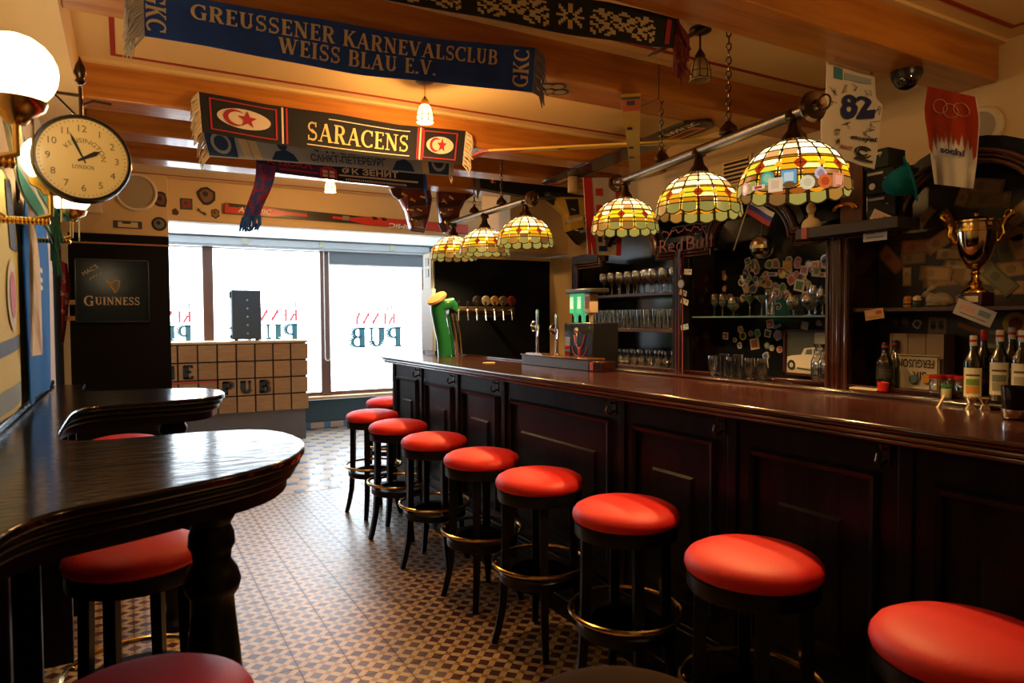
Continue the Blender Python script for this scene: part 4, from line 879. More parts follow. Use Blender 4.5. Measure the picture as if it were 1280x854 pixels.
for r, x in enumerate((3.40, 3.51)):
    for i in range(9):
        glass_obj('goblet', 'stemmed goblet on the left bay top shelf, %s row, %s from the window end' % (('front', 'back')[r], ORDI[i]), 'goblets on the top shelf', (x + R.uniform(-.01, .01), 4.50 - .102 * i - .05 * r, 1.711))
for r, x in enumerate((3.385, 3.475)):
    for i in range(12):
        glass_obj('beer', 'tall beer glass on the left bay middle shelf, %s row, %s from the window end' % (('front', 'back')[r], ORDI[i]), 'beer glasses on the middle shelf', (x + R.uniform(-.008, .008), 4.60 - .083 * i - .04 * r, 1.446))
for r, x in enumerate((3.395, 3.49)):
    for i in range(8):
        glass_obj('tulip', 'footed beer glass at the left bay bottom, %s row, %s from the window end' % (('front', 'back')[r], ORDI[i]), 'footed glasses at the bottom of the left bay', (x + R.uniform(-.01, .01), 4.28 - .088 * i - .04 * r, ZBB + .001))
for n_, (k, px) in enumerate((('wine', 893), ('brandy', 917), ('cocktail', 937), ('cocktail', 952), ('beer', 963), ('brandy', 992), ('brandy', 1012), ('wine', 1028), ('wine', 903), ('goblet', 1019))):
    p = pt(px, 395, 'x', 3.42 + .08 * ((px // 7) % 2))
    glass_obj(k, {'wine': 'small wine glass on the middle bay glass shelf, ' + {0: 'leftmost', 7: 'at the right end', 8: 'second from the left'}.get(n_, ''), 'brandy': 'round brandy balloon on the middle bay glass shelf, ' + {1: 'left of the cone glasses', 5: 'right of the straight tumbler', 6: 'third from the right end'}.get(n_, ''), 'cocktail': 'cone-shaped cocktail glass on the middle bay glass shelf, %s of two' % ('left' if n_ == 2 else 'right'), 'beer': 'straight tall tumbler on the glass shelf of the middle bay', 'goblet': 'tall stemmed goblet on the glass shelf of the middle bay'}[k], 'glasses on the glass shelf', (p[0], p[1], 1.536))
for n_, (px, x, k) in enumerate(((891, 3.27, 'tulip'), (905, 3.255, 'beer'), (914, 3.26, 'tulip'), (922, 3.26, 'beer'), (937, 3.255, 'tulip'), (953, 3.27, 'tulip'))):
    p = pt(px, 470, 'x', x - .01); glass_obj(k, ('empty beer tulip glass' if k == 'tulip' else 'straight beer glass') + ' on the ledge before the stickers, %s from the left' % ORDI[n_], 'beer glasses on the back bar ledge', (p[0], p[1], ZBB + .001))
for px, x, sd in ((1024, 3.36, 'left'), (1033, 3.34, 'right')):
    p = pt(px, 480, 'x', x); glass_obj('carafe', 'clear carafe before the framed car photograph, %s of the two' % sd, 'carafes before the car photograph', (p[0], p[1], ZBB + .024))
# ---- framed photograph of an old car
a, b = pt(980, 475, 'x', 3.50), pt(1043, 413, 'x', 3.50)
g = thing('framed_photo', 'framed black and white photograph of an old car in the middle bay', 'picture', (3.5, (a[1] + b[1]) / 2, a[2]))
y0, y1, z0, z1 = a[1], b[1], ZBB + .025, b[2]; wy, hz = y1 - y0, z1 - z0
Q = lambda u, v, x=3.494: (x, y0 + u * wy, z0 + v * hz)
fr = MB()
for u0, v0, u1, v1 in ((0, 0, 1, .05), (0, .95, 1, 1), (0, 0, .05, 1), (.95, 0, 1, 1)): fr.box((3.488, y0 + u1 * wy, z0 + v0 * hz), (3.51, y0 + u0 * wy, z0 + v1 * hz))
part('frame', fr, M('dark_red_frame', (.05, .014, .012), .3), g)
def pic(poly, x, c, n): part(n, MB().add([Q(u, v, x) for u, v in poly], [tuple(range(len(poly)))]), M('print_' + c, c, .4), g, smooth=False)
pic([(.05, .05), (.95, .05), (.95, .95), (.05, .95)], 3.5005, '4a5048', 'print'); pic([(.05, .05), (.95, .05), (.95, .22), (.05, .22)], 3.4998, 'b8b4a8', 'road')
pic([(.62, .6), (.95, .6), (.95, .95), (.62, .95)], 3.4998, '9a988c', 'house_wall')
pic([(.06, .26), (.07, .40), (.16, .43), (.36, .46), (.42, .60), (.62, .63), (.80, .60), (.88, .45), (.94, .38), (.94, .22), (.30, .16), (.10, .20)], 3.499, 'e0dccc', 'car_body')
pic([(.44, .47), (.47, .57), (.58, .59), (.58, .47)], 3.4982, '606860', 'car_window'); pic([(.61, .47), (.61, .59), (.76, .57), (.82, .46)], 3.4982, '606860', 'car_window')
for u in (.16, .72): pic([(u + .085 * math.cos(t), .22 + .115 * math.sin(t)) for t in [2 * PI * i / 16 for i in range(16)]], 3.4976, '303430', 'wheel'); pic([(u + .04 * math.cos(t), .22 + .055 * math.sin(t)) for t in [2 * PI * i / 12 for i in range(12)]], 3.497, 'c8c4b8', 'hubcap')
pic([(.28, .14), (.62, .11), (.62, .14), (.28, .18)], 3.4978, '50544c', 'running_board')
# ---- disco ball, flag, bust, plank, wooden plaque, boxes, hat
p = pt(952, 309, 'x', 3.22); db = thing('mirror_ball', 'small mirrored disco ball hanging before the middle bay', 'mirror ball', (p[0], p[1], p[2] - .068))
part('mirror_facets', MB().ball((0, 0, .068), .068, 22), M('mirror_facet', (.62, .58, .50), .12, 1), db, False, smooth=False)
part('cord', MB().tube([(0, 0, .135), (0, 0, .33)], .002, 5).lathe([(.014, .128), (.014, .14), (0, .145)], n=10), BLACKP, db, False)
part('cord_hook', MB().tube([(0, 0, .33), (.04, 0, .335), (.08, 0, .32)], .003, 5), BLACKP, db, False)
b0, b1 = Vector(pt(917, 313, 'x', 3.2)), Vector(pt(935, 258, 'x', 3.2))
fg = thing('flag', 'small white blue and red flag on a stick above the mirror ball', 'flag', b0)
part('stick', MB().tube([b0, b1, b1 + (b1 - b0) * .12], .0035, 6), M('white_stick', (.5, .46, .4), .5), fg)
c0 = [Vector(pt(x, y, 'x', 3.2)) for x, y in ((932, 266), (938, 248), (970, 266), (963, 283))]   # hoist bottom, hoist top, fly top, fly bottom
for i, (n, c) in enumerate((('red_band', '9c1c18'), ('blue_band', '2438a0'), ('white_band', 'cfc8bc'))):
    def fn(u, v, i=i):
        w_ = (i + v) / 3; q = c0[0].lerp(c0[1], w_).lerp(c0[3].lerp(c0[2], w_), u); return q + Vector((.012 * math.sin(u * 5), 0, -.006 * math.sin(u * 3)))
    part(n, MB().sheet(fn, 8, 2, .002, (-1, 0, 0)), M('flag_' + c, c, .7), fg)
ZP = 2.0
a, b = pt(996, 288, 'x', 3.17), pt(1124, 262, 'x', 3.17)
pk = single('top_plank', MB().box((3.16, b[1], ZP - .055), (3.34, a[1], ZP)), M('dark_plank', (.02, .013, .013), .6, c2=(.012, .008, .008), ns=4, st=(5, .6, 5)), 'dark wooden plank lying along the top of the back bar', 'plank', bevel=.003)
a = pt(999, 287, 'x', 3.16); part('red_tape', MB().box((3.157, a[1] - .05, ZP - .057), (3.2, a[1] - .015, ZP + .002)), M('red_tape', (.35, .05, .05), .6), pk)
p = pt(1014, 265, 'x', 3.22); bu = thing('bust', 'cream plaster bust of a bald man standing on the plank', 'figurine', (p[0], p[1], ZP))
PL = M('cream_plaster', (.62, .46, .26), .6); T = Matrix.Rotation(-.6, 3, 'Z')
part('shoulders', MB().lathe([(.05, 0), (.056, .008), (.054, .03), (.044, .048), (.024, .058), (.017, .064), (.016, .085)], n=20, T=Matrix.Scale(.6, 3, Vector((1, 0, 0)))), PL, bu, False)
part('head', MB().ball((-.004, -.002, .108), (.026, .023, .034), 16).ball((-.029, -.012, .106), (.006, .005, .009), 8).ball((-.022, -.010, .090), (.010, .010, .010), 8).ball((.0, -.025, .106), (.006, .004, .010), 8).ball((-.004, .022, .106), (.006, .004, .010), 8).ball((-.024, -.010, .116), (.006, .014, .004), 8), PL, bu, False)
a, b = pt(1050, 266, 'x', 3.24), pt(1079, 196, 'x', 3.24)
pq = thing('wooden_plaque', 'upright wooden plaque with a hanging medal on the back bar', 'plaque', (3.26, (a[1] + b[1]) / 2, ZP))
part('board', MB().prism([(a[1], ZP), (b[1], ZP), (b[1], b[2] - .03), ((a[1] + b[1]) / 2, b[2] + .02), (a[1], b[2] - .03)][::-1], 3.24, 3.275, 'yz'), M('walnut_plaque', (.10, .035, .010), .6, spec=.2, c2=(.06, .02, .006), ns=3, st=(6, 6, .8)), pq, bevel=.004)
p = pt(1056, 240, 'x', 3.235); TX_ = Matrix.Rotation(-PI / 2, 3, 'Y')
part('medal', MB().lathe([(0, .006), (.024, .006), (.028, .003), (.028, 0)][::-1], p, 20, T=TX_), M('grey_medal', (.42, .36, .28), .3, .8), pq)
p = pt(1056, 262, 'x', 3.235); part('gold_wreath', MB().tube([p + np.array([0, .065 * math.cos(t), .03 * math.sin(t)]) for t in [PI * i / 12 for i in range(13)]], .006, 6).tube([p + np.array([-.006, .05 * math.cos(t), .024 * math.sin(t)]) for t in [PI * i / 12 for i in range(13)]], .006, 6), GOLD, pq)
for i, (lab, z0, z1, px0, px1) in enumerate((('lowest black device in the stack on the plank', ZP + .001, 2.125, 1084, 1120), ('middle black device in the stack, with a white badge', 2.127, 2.25, 1082, 1117), ('topmost greenish black device in the stack above the plank', 2.252, 2.345, 1080, 1110))):
    a, b = pt(px0, 240, 'x', 3.22), pt(px1, 240, 'x', 3.22); q = thing('electronic_device', lab, 'device', (3.29, (a[1] + b[1]) / 2, z0), 'stack of devices on the back bar')
    part('housing', MB().box((3.22, b[1], z0), (3.36, a[1], z1)), M('device_black_%d' % (i == 2), ((.007, .007, .008), (.010, .016, .012))[i == 2], .6, spec=.2), q, bevel=.004)
    part('indicator', MB().ball((3.218, b[1] + .04, (z0 + z1) / 2 + .01), .006, 8), CHROME, q)
    if i == 1: part('badge', MB().lathe([(0, .003), (.016, .003), (.016, 0)][::-1], (3.22, a[1] - .035, z0 + .04), 16, T=TX_), PAPER, q)
    part('front_strip', MB().box((3.217, a[1] - .09, z1 - .028), (3.222, a[1] - .01, z1 - .016)), M('grey_strip', (.35, .33, .30), .4), q)
p = pt(1141, 250, 'x', 3.14); HT = M('teal_felt', (.003, .15, .19), .9, spec=.2)
h = thing('felt_hat', 'teal felt hat hung tilted beside the devices on the back bar', 'hat', (p[0], p[1], p[2])); T = Vector((0, 0, 1)).rotation_difference(Vector((-.45, .75, -.25))).to_matrix()
part('crown', MB().lathe([(.075, 0), (.072, .03), (.055, .085), (.03, .12), (0, .128)], (0, 0, .1), 24, T=T), HT, h, False)
part('brim', MB().lathe([(.0, -.004), (.105, .008), (.11, .012), (.105, .014), (.075, .004), (0, .003)], (0, 0, .1), 28, T=T), HT, h, False)
part('hat_peg', MB().tube([(0, .0, .1), (.16, 0, .16), (.31, 0, .16)], .008, 6), BLACKP, h, False)
def card(name, px, py, w_, h_, q, x, lab, c1, c2, grp=None):
    c = pt(px, py, 'x', x); P = [(-w_, -h_), (w_, -h_), (w_, h_), (-w_, h_)][::-1]; m = plate(P, c, q, x, .002); plate([(-w_ * .8, -h_ * .1), (-w_ * .2, -h_ * .1), (-w_ * .2, h_ * .6), (-w_ * .8, h_ * .6)][::-1], c, q, x - .0015, .001, 1, m)
    plate([(0, -h_ * .2), (w_ * .8, -h_ * .2), (w_ * .8, h_ * .5), (0, h_ * .5)][::-1], c, q, x - .0015, .001, 2, m); plate([(-w_ * .7, -h_ * .6), (w_ * .7, -h_ * .6), (w_ * .7, -h_ * .5), (-w_ * .7, -h_ * .5)][::-1], c, q, x - .0015, .001, 3, m)
    return single(name, m, [M('card_' + c1, c1, .55), M('card_' + c2, c2, .55), M('card_pink', 'c89a88', .55), M('card_ink', '504840', .6)], lab, 'card', grp, smooth=False)
card('notice_card', 1094, 291, .062, .040, 0, 3.262, 'white notice card with a thumbs-up sign fixed below the plank end', 'e4dcd4', '98a8b0')
card('banknote_card', 1101, 272, .050, .026, .5, 3.20, 'small beige note tilted on the end of the plank', 'c8b08a', 'a06a40')
card('banknote_card', 1218, 391, .085, .036, .40, 3.31, 'pale banknote numbered 10, tilted over the right bay shelf edge', 'b8b4ac', '708090')
card('banknote_card', 1093, 393, .050, .026, -.15, 3.31, 'small orange note hanging under the right bay shelf', 'c09050', '9a4a20')
# ---- neon sign and lanyard
NR = M('red_neon_tube', (.12, .006, .010), .2, emit=.02, ec=(.8, .1, .12))
a, b = pt(826, 319, 'x', 3.2), pt(891, 319, 'x', 3.2); s_ = thing('neon_sign', 'unlit red neon script sign between the left and middle arches', 'sign', (3.21, (a[1] + b[1]) / 2, a[2]))
z0 = a[2] + .012
for wrd, f0, f1 in (('Red', 0, .46), ('Bull', .54, 1)):
    v, f, wd = sans(wrd, .085, -.012); W_ = a[1] - b[1]; k = W_ * (f1 - f0) / wd
    part('neon_word', MB().flat([(u * k, w_) for u, w_ in v], f, lambda u, w_: (3.19, a[1] - W_ * f0 - u, z0 + w_)), NR, s_, smooth=False)
p0, p1 = pt(829, 292, 'x', 3.2), pt(882, 289, 'x', 3.2)
part('neon_scroll', MB().tube([(3.195, p0[1] + (p1[1] - p0[1]) * t, p0[2] + .012 * math.sin(t * 26) + .006 * math.sin(t * 61)) for t in [i / 60 for i in range(61)]], .0045, 6), NR, s_)
part('neon_frame', MB().tube([(3.2, a[1] - .02, z0 + .03), (3.2, a[1] - .12, z0 + .16), (3.2, b[1] + .10, z0 + .16), (3.2, b[1] + .03, z0 + .03)], .005, 6).tube([(3.2, b[1] + .03, z0 + .15), (3.2, b[1] + .12, z0 + .155)], .006, 6).tube([(3.2, b[1] + .06, z0 - .02), (3.2, b[1] + .06, z0 + .18)], .004, 6).tube([(3.2, a[1] - .1, z0 + .05), (3.30, a[1] - .1, z0 + .05)], .004, 6).tube([(3.2, b[1] + .08, z0 + .05), (3.30, b[1] + .08, z0 + .05)], .004, 6), BLACKP, s_)
p = [Vector(pt(x, y, 'x', 3.24)) for x, y in ((868, 288), (853, 326), (850, 344), (851, 320), (857, 300))]
ln = thing('medal', 'medal on a red and blue ribbon hanging on the left pilaster', 'medal', p[2])
for pts, c in (((p[0], p[1], p[2]), '8c2430'), ((p[4] + Vector((0, .03, .01)), p[3] + Vector((0, .02, 0)), p[2]), '3a3c88')): part('ribbon', MB().tube(pts, .008, 4, flat=.25), M('ribbon_' + c, c, .7), ln)
part('medal_disc', MB().lathe([(0, .008), (.026, .008), (.030, .004), (.03, 0)][::-1], Vector(pt(852, 355, 'x', 3.245)), 20, T=TX_), M('dull_gold', (.5, .4, .25), .3, .9), ln)
part('long_strap', MB().tube([Vector(pt(853, y, 'x', 3.25)) for y in (362, 400, 440, 470)], .006, 4, flat=.3), M('wine_strap', (.10, .02, .03), .7), ln)
for px, py, q, c1, lab in ((854, 366, .3, 'a8b0ac', 'greenish tag card hung below the medal on the pilaster'), (856, 377, .35, 'c8c0a0', 'cream tag card hung under the greenish tag'), (856, 409, -.2, '88a8c0', 'pale blue tag card lowest on the pilaster'), (860, 340, .1, 'd0ccc0', 'white tag card beside the medal disc')):
    card('tag_card', px, py, .034, .018, q, 3.255, lab, c1, '707878', 'tags on the left pilaster')
# ---- right bay: trophy, figurines, bottles
p = pt(1219, 372, 'x', 3.40); tr = thing('trophy', 'big gold trophy cup with two handles on the right bay shelf', 'trophy', (p[0], p[1], 1.573))
part('plinth', MB().box((-.055, -.055, 0), (.055, .055, .062)), M('red_brown_marble', (.045, .012, .010), .2), tr, False, bevel=.003)
part('name_plate', MB().box((-.057, -.04, .018), (-.054, .04, .046)), M('engraved_plate', (.55, .45, .28), .35, .6), tr, False)
GC = M('mirror_gilt', (.80, .62, .34), .1, 1)
part('stem', MB().lathe([(.056, .062), (.054, .07), (.042, .082), (.022, .095), (.03, .108), (.02, .12), (.014, .14), (.022, .150), (.014, .16), (.02, .175), (.026, .18)], n=24), GOLD, tr, False)
part('cup', MB().lathe([(.01, .175), (.04, .19), (.062, .23), (.078, .29), (.084, .35), (.083, .375), (.09, .382), (.09, .39), (.086, .392), (.08, .375), (.06, .24), (0, .2)], n=32), GC, tr, False)
part('rim_band', MB().lathe([(.0845, .338), (.087, .34), (.087, .352), (.0845, .354)], n=32), GOLD, tr, False)
part('lid', MB().lathe([(.084, .392), (.07, .402), (.03, .408), (.012, .412), (.014, .424), (.008, .432), (0, .434)], n=24), GOLD, tr, False)
for s in (-1, 1): part('handle', MB().tube([(0, s * y, z) for y, z in ((.07, .285), (.09, .30), (.105, .33), (.10, .36), (.112, .39), (.135, .415), (.128, .432), (.112, .425), (.105, .40))], [.008, .009, .011, .010, .012, .013, .011, .009, .006], 8).spin(.6), GOLD, tr, False)
def shaker(px, x, lab, c, cap, group):
    p = pt(px, 380, 'x', x); t = thing('shaker', lab, 'shaker', (p[0], p[1], 1.573), group)
    part('body', MB().lathe([(.018, 0), (.021, .004), (.021, .028), (.016, .032)], n=16), M('shk_' + c, c, .4), t, False); part('cap', MB().lathe([(.021, .032), (.022, .040), (.017, .052), (0, .058)], n=16), M('shk_' + cap, cap, .4), t, False)
    part('collar', MB().lathe([(.0215, .012), (.0225, .016), (.0215, .02)], n=16), M('shk_d', '402814', .5), t, False)
shaker(1135, 3.36, 'round ochre shaker figure at the left of the right bay shelf', 'c08028', 'a06018', 'shakers on the right bay shelf'); shaker(1147, 3.36, 'green-bodied shaker figure with pale hat beside the rabbit', '1c4a24', 'c8a880', 'shakers on the right bay shelf')
p = pt(1171, 378, 'x', 3.36); rb = thing('rabbit_figurine', 'grey crouching rabbit figurine on the right bay shelf', 'figurine', (p[0], p[1], 1.573)); S_ = M('stone_grey', (.30, .24, .17), .7, c2=(.22, .17, .11), ns=30)
part('body', MB().ball((0, -.018, .034), (.03, .048, .034), 16).ball((0, -.045, .026), (.03, .026, .027), 12).ball((0, .024, .036), (.024, .026, .03), 12).ball((0, .02, .01), (.024, .03, .010), 10).ball((0, .043, .06), (.018, .023, .019), 12).ball((0, .062, .054), (.010, .010, .009), 8).ball((0, -.068, .02), (.012, .011, .012), 8), S_, rb, False)
for s in (-1, 1): part('ear', MB().ball((s * .009, .022, .086), (.007, .024, .012), 10, T=Matrix.Rotation(-.5, 3, 'X')), S_, rb, False); part('eye', MB().ball((s * .0165, .048, .064), .0028, 6), BLACKP, rb, False)
p = pt(1200, 380, 'x', 3.33); pr = thing('parrot_figurine', 'tiny red and green parrot figurine in front of the trophy', 'figurine', (p[0], p[1], 1.573))
part('body', MB().ball((0, 0, .022), (.010, .012, .022), 10).ball((0, .004, .046), (.009, .010, .010), 10), M('parrot_green', (.03, .12, .06), .5), pr, False); part('breast', MB().ball((-.005, .004, .026), (.009, .010, .014), 8).ball((-.002, .013, .044), (.004, .006, .004), 6), M('parrot_red', (.35, .05, .03), .5), pr, False)
def bottle(px, x, lab, h, r, c, capc, label=None, lc=('d8d0b8', 'c88830', '6a8a30'), group='liquor bottles on the right bay ledge', full=None):
    p = pt(px, 470, 'x', x); t = thing('bottle', lab, 'bottle', (p[0], p[1], ZBB + .002), group)
    part('body', MB().lathe([(r * .9, 0), (r, .006), (r, h * .58), (r * .92, h * .63), (r * .45, h * .74), (r * .36, h * .80), (r * .34, h * .92)], n=20), full or glassmat('bottle_glass_' + c, L(c)[:3], .10), t, False)
    part('cap', MB().lathe([(r * .39, h * .84), (r * .40, h * .85), (r * .40, h * .98), (r * .36, h), (0, h)], n=16), M('cap_' + capc, capc, .35), t, False)
    part('cap_band', MB().lathe([(r * .405, h * .90), (r * .412, h * .905), (r * .412, h * .93), (r * .405, h * .935)], n=16), M('cap_stripe', 'b82020', .4), t, False)
    if full is None: part('liquid', MB().lathe([(0, .004), (r * .93, .004), (r * .93, h * .45), (0, h * .45)], n=16), M('liq_' + c, tuple(x * .8 for x in L(c)[:3]), .1), t, False)
    if label:
        a0 = math.atan2(-p[1], -p[0]); z0, z1 = h * label[0], h * label[1]
        def lab_mb(aa, ab, za, zb, rr): return MB().add([(rr * math.cos(a0 + aa + (ab - aa) * i / 8), rr * math.sin(a0 + aa + (ab - aa) * i / 8), z) for z in (za, zb) for i in range(9)], [(i, i + 1, 10 + i, 9 + i) for i in range(8)])
        lb = part('label', lab_mb(-1.1, 1.1, z0, z1, r + .001), M('lab_' + lc[0], lc[0], .55), t, False); dz = z1 - z0
        part('label_print', lab_mb(-.7, .7, z0 + dz * .12, z0 + dz * .38, r + .0016), M('lab_' + lc[1], lc[1], .55), lb, False); part('label_print', lab_mb(-.7, .7, z0 + dz * .40, z0 + dz * .62, r + .0016), M('lab_' + lc[2], lc[2], .55), lb, False); part('label_print', lab_mb(-.75, .75, z0 + dz * .72, z0 + dz * .78, r + .0016), M('card_ink', '504840', .6), lb, False)
bottle(1216, 3.28, 'syrup bottle with green and orange label on the right bay ledge', .285, .036, '9a9880', 'e8e0d0', (.05, .5), ('d8d0b0', 'c88830', '6a8a30'))
bottle(1229, 3.38, 'clear bottle with a dark red cap behind the syrup bottle', .31, .035, '80807a', '9c1c28', (.1, .4), ('503028', '402020', '705040'))
bottle(1249, 3.30, 'pale bottle with white cap and half-turned label on the right bay ledge', .31, .037, 'a0a090', 'd8d4cc', (.1, .55), ('c8c0a8', '8a8468', '6a7060'))
bottle(1264, 3.40, 'clear bottle with white cap between two labelled bottles at the right edge', .32, .035, '90908a', 'd8d4cc', (.1, .45), ('b8b098', '807858', '586050'))
bottle(1277, 3.30, 'bottle with cream plant label at the right edge of the photo', .31, .038, 'a8a898', 'd8d4cc', (.08, .55), ('d0c8b0', '8a7a60', 'a09880'))
bottle(1106, 3.33, 'square dark whiskey bottle on the left of the right bay ledge', .24, .042, '101010', '101010', (.25, .5), ('141414', '2a2826', '383430'), full=M('dark_bottle', (.012, .008, .006), .08, spec=.8))
bottle(1118, 3.45, 'clear bottle behind the dark whiskey bottle', .25, .034, 'a0a0a0', '303030')
single('candle_cup', MB().lathe([(.02, 0), (.024, .003), (.026, .045), (.023, .046), (.02, .04), (0, .04)], Vector(pt(1104, 480, 'x', 3.265)) * Vector((1, 1, 0)) + Vector((0, 0, ZBB + .002)), 18), M('red_candle_glass', (.42, .02, .015), .2), 'small red candle cup before the dark whiskey bottle', 'candle')
for px, x, sd in ((1172, 3.32, 'nearest the number plate'), (1188, 3.36, 'right behind the green-lidded spice pot'), (1204, 3.33, 'beside the syrup bottle')):
    p = pt(px, 480, 'x', x); j = thing('jar', 'glass jar with a red lid ' + sd, 'jar', (p[0], p[1], ZBB + .002), 'red-lidded jars on the right bay ledge')
    part('body', MB().lathe([(.03, 0), (.034, .004), (.034, .075), (.03, .082)], n=18), GLASS, j, False); part('lid', MB().lathe([(.035, .08), (.036, .082), (.036, .094), (.033, .097), (0, .097)], n=18), M('red_lid', (.34, .015, .015), .35), j, False)
p = pt(1183, 485, 'x', 3.255); j = thing('spice_pot', 'small pale spice pot with green lid on the right bay ledge', 'pot', (p[0], p[1], ZBB + .002))
part('body', MB().lathe([(.019, 0), (.021, .003), (.021, .04), (.018, .043)], n=16), M('pale_yellow_pot', (.45, .42, .22), .5), j, False); part('lid', MB().lathe([(.021, .043), (.022, .045), (.022, .058), (0, .06)], n=16), M('green_lid', (.03, .16, .06), .4), j, False)
a, b = pt(1112, 446, 'x', 3.47), pt(1180, 418, 'x', 3.47)
bx2 = thing('cardboard_box', 'flattened pale cardboard box standing behind the number plate', 'box', (3.5, (a[1] + b[1]) / 2, ZBB + .002)); part('carton', MB().box((3.47, b[1], ZBB + .002), (3.57, a[1], b[2])), M('pale_card', (.30, .22, .17), .7), bx2)
for fy in (.35, .68): part('carton_fold', MB().box((3.4685, a[1] + (b[1] - a[1]) * fy - .002, ZBB + .15), (3.47, a[1] + (b[1] - a[1]) * fy + .002, b[2])), M('card_fold', (.18, .10, .07), .7), bx2)
a, b = pt(1116, 484, 'x', 3.44), pt(1174, 445, 'x', 3.44); npz = b[2]
npl = thing('number_plate', 'upside-down white number plate leaning on the cardboard box', 'plate', (3.45, (a[1] + b[1]) / 2, ZBB + .002)); yc_, wy = (a[1] + b[1]) / 2, (a[1] - b[1])
part('plate', MB().box((3.442, b[1], ZBB + .002), (3.448, a[1], npz)), M('white_plate', (.48, .42, .32), .4), npl, bevel=.003)
fr = MB(); z0, z1 = ZBB + .006, npz - .004
for q in (((b[1] + .004, z0), (a[1] - .004, z0 + .005)), ((b[1] + .004, z1 - .005), (a[1] - .004, z1)), ((b[1] + .004, z0), (b[1] + .009, z1)), ((a[1] - .009, z0), (a[1] - .004, z1))): fr.box((3.4405, q[0][0], q[0][1]), (3.4422, q[1][0], q[1][1]))
part('plate_border', fr, BLKINK, npl)
for s, w_, z in (('FERGUSON', .80, npz - .022), ('SIR', .30, npz - .082)):
    v, f, wd = sans(s, .042, .015); k = wy * w_ / wd     # turned by 180 degrees: reading direction is towards +y
    part('lettering', MB().flat([(u * k, q) for u, q in v], f, lambda u, q: (3.4395, yc_ - wy * w_ / 2 + u + (0 if s != 'SIR' else -.02), z - q)), BLKINK, npl, smooth=False)
for px, c in ((1142, '506070'), (1158, 'b08030')):
    p = pt(px, 474, 'x', 3.43); single('badge', MB().lathe([(0, .008), (.02, .008), (.024, .003), (.024, 0)][::-1], p, 18, T=TX_), M('badge_' + c, c, .35), {'506070': 'round grey badge leaning on the number plate', 'b08030': 'round gold and red badge leaning on the number plate'}[c], 'badge', 'badges at the number plate')
p = pt(1073, 456, 'x', 3.60); k = thing('wall_socket', 'beige power socket at the left inside the right bay', 'socket', (3.60, p[1], p[2] - .03)); part('plate', MB().box((3.60, p[1] - .022, p[2] - .035), (XI, p[1] + .022, p[2] + .035)), M('beige_socket', (.36, .28, .18), .5), k, bevel=.004); part('socket_hole', MB().lathe([(0, .004), (.012, .004), (.014, 0)][::-1], (3.6, p[1], p[2]), 14, T=TX_), M('socket_dark', (.16, .11, .06), .5), k)
p = pt(1087, 482, 'x', 3.30); single('folded_cloth', MB().box((3.24, p[1] - .075, ZBB + .001), (3.34, p[1] + .075, ZBB + .012)), M('cream_cloth', (.5, .42, .30), .8), 'folded cream cloth on the ledge under the socket', 'cloth', bevel=.004)
for px, py, r, kind, c1, c2, lab in ((1120, 403, .03, 'o', '2a2a2c', '5a3a34', 'dark round sticker left of the flower sticker'), (1132, 402, .034, 'o', '3a3020', '7a5a3a', 'brown round sticker under the right bay shelf'), (1147, 405, .028, 'b', 'b8b0a0', '303030', 'small white flower sticker under the right bay shelf'), (1172, 408, .045, 'q', '9a8c72', '202020', 'square beige sticker printed with two black hands'), (1270, 405, .055, 'o', 'c8a818', '8c1818', 'round yellow sticker behind the bottle caps'), (1238, 424, .042, 'q', '8a8a84', '6a6a66', 'grey square sticker between the bottles')):
    c = pt(px, py, 'x', XI); P = sticker_poly(kind, r, px)[::-1]; m = plate(P, c, .05, XI - .001, .003)
    if px == 1172:
        for s in (-1, 1):
            plate(circ(r * .3, 10, (s * r * .42, -r * .15))[::-1], c, s * .2, XI - .004, .001, 1, m)
            for q in range(4): plate([(s * r * (.22 + q * .12), -r * .05), (s * r * (.30 + q * .12), -r * .05), (s * r * (.34 + q * .14), r * .55), (s * r * (.26 + q * .14), r * .55)][::-s], c, s * .2, XI - .004, .001, 1, m)
    else: plate([(x * .55, y * .55) for x, y in P], c, .1, XI - .004, .001, 1, m)
    single('bar_sticker', m, [M('stk_' + c1, c1, .5), M('stk_' + c2, c2, .5)], lab, 'sticker', 'stickers in the right bay', smooth=False)
c = pt(1218, 413, 'x', XI); single('bar_sticker', plate([(-.08, -.012), (.08, -.012), (.08, .012), (-.08, .012)][::-1], c, .38, XI - .001, .003), M('stk_orange', '9a5a14', .5), 'long orange strip sticker rising to the right in the right bay', 'sticker', 'stickers in the right bay', smooth=False)
p = pt(1180, 440, 'x', 3.52); single('red_bottle_stopper', MB().lathe([(.02, 0), (.02, .14), (.008, .18), (.007, .25), (0, .25)], (p[0], p[1], ZBB + .002), 14), M('dark_red_glass', (.10, .012, .01), .15), 'slim dark red bottle right of the cardboard box', 'bottle')
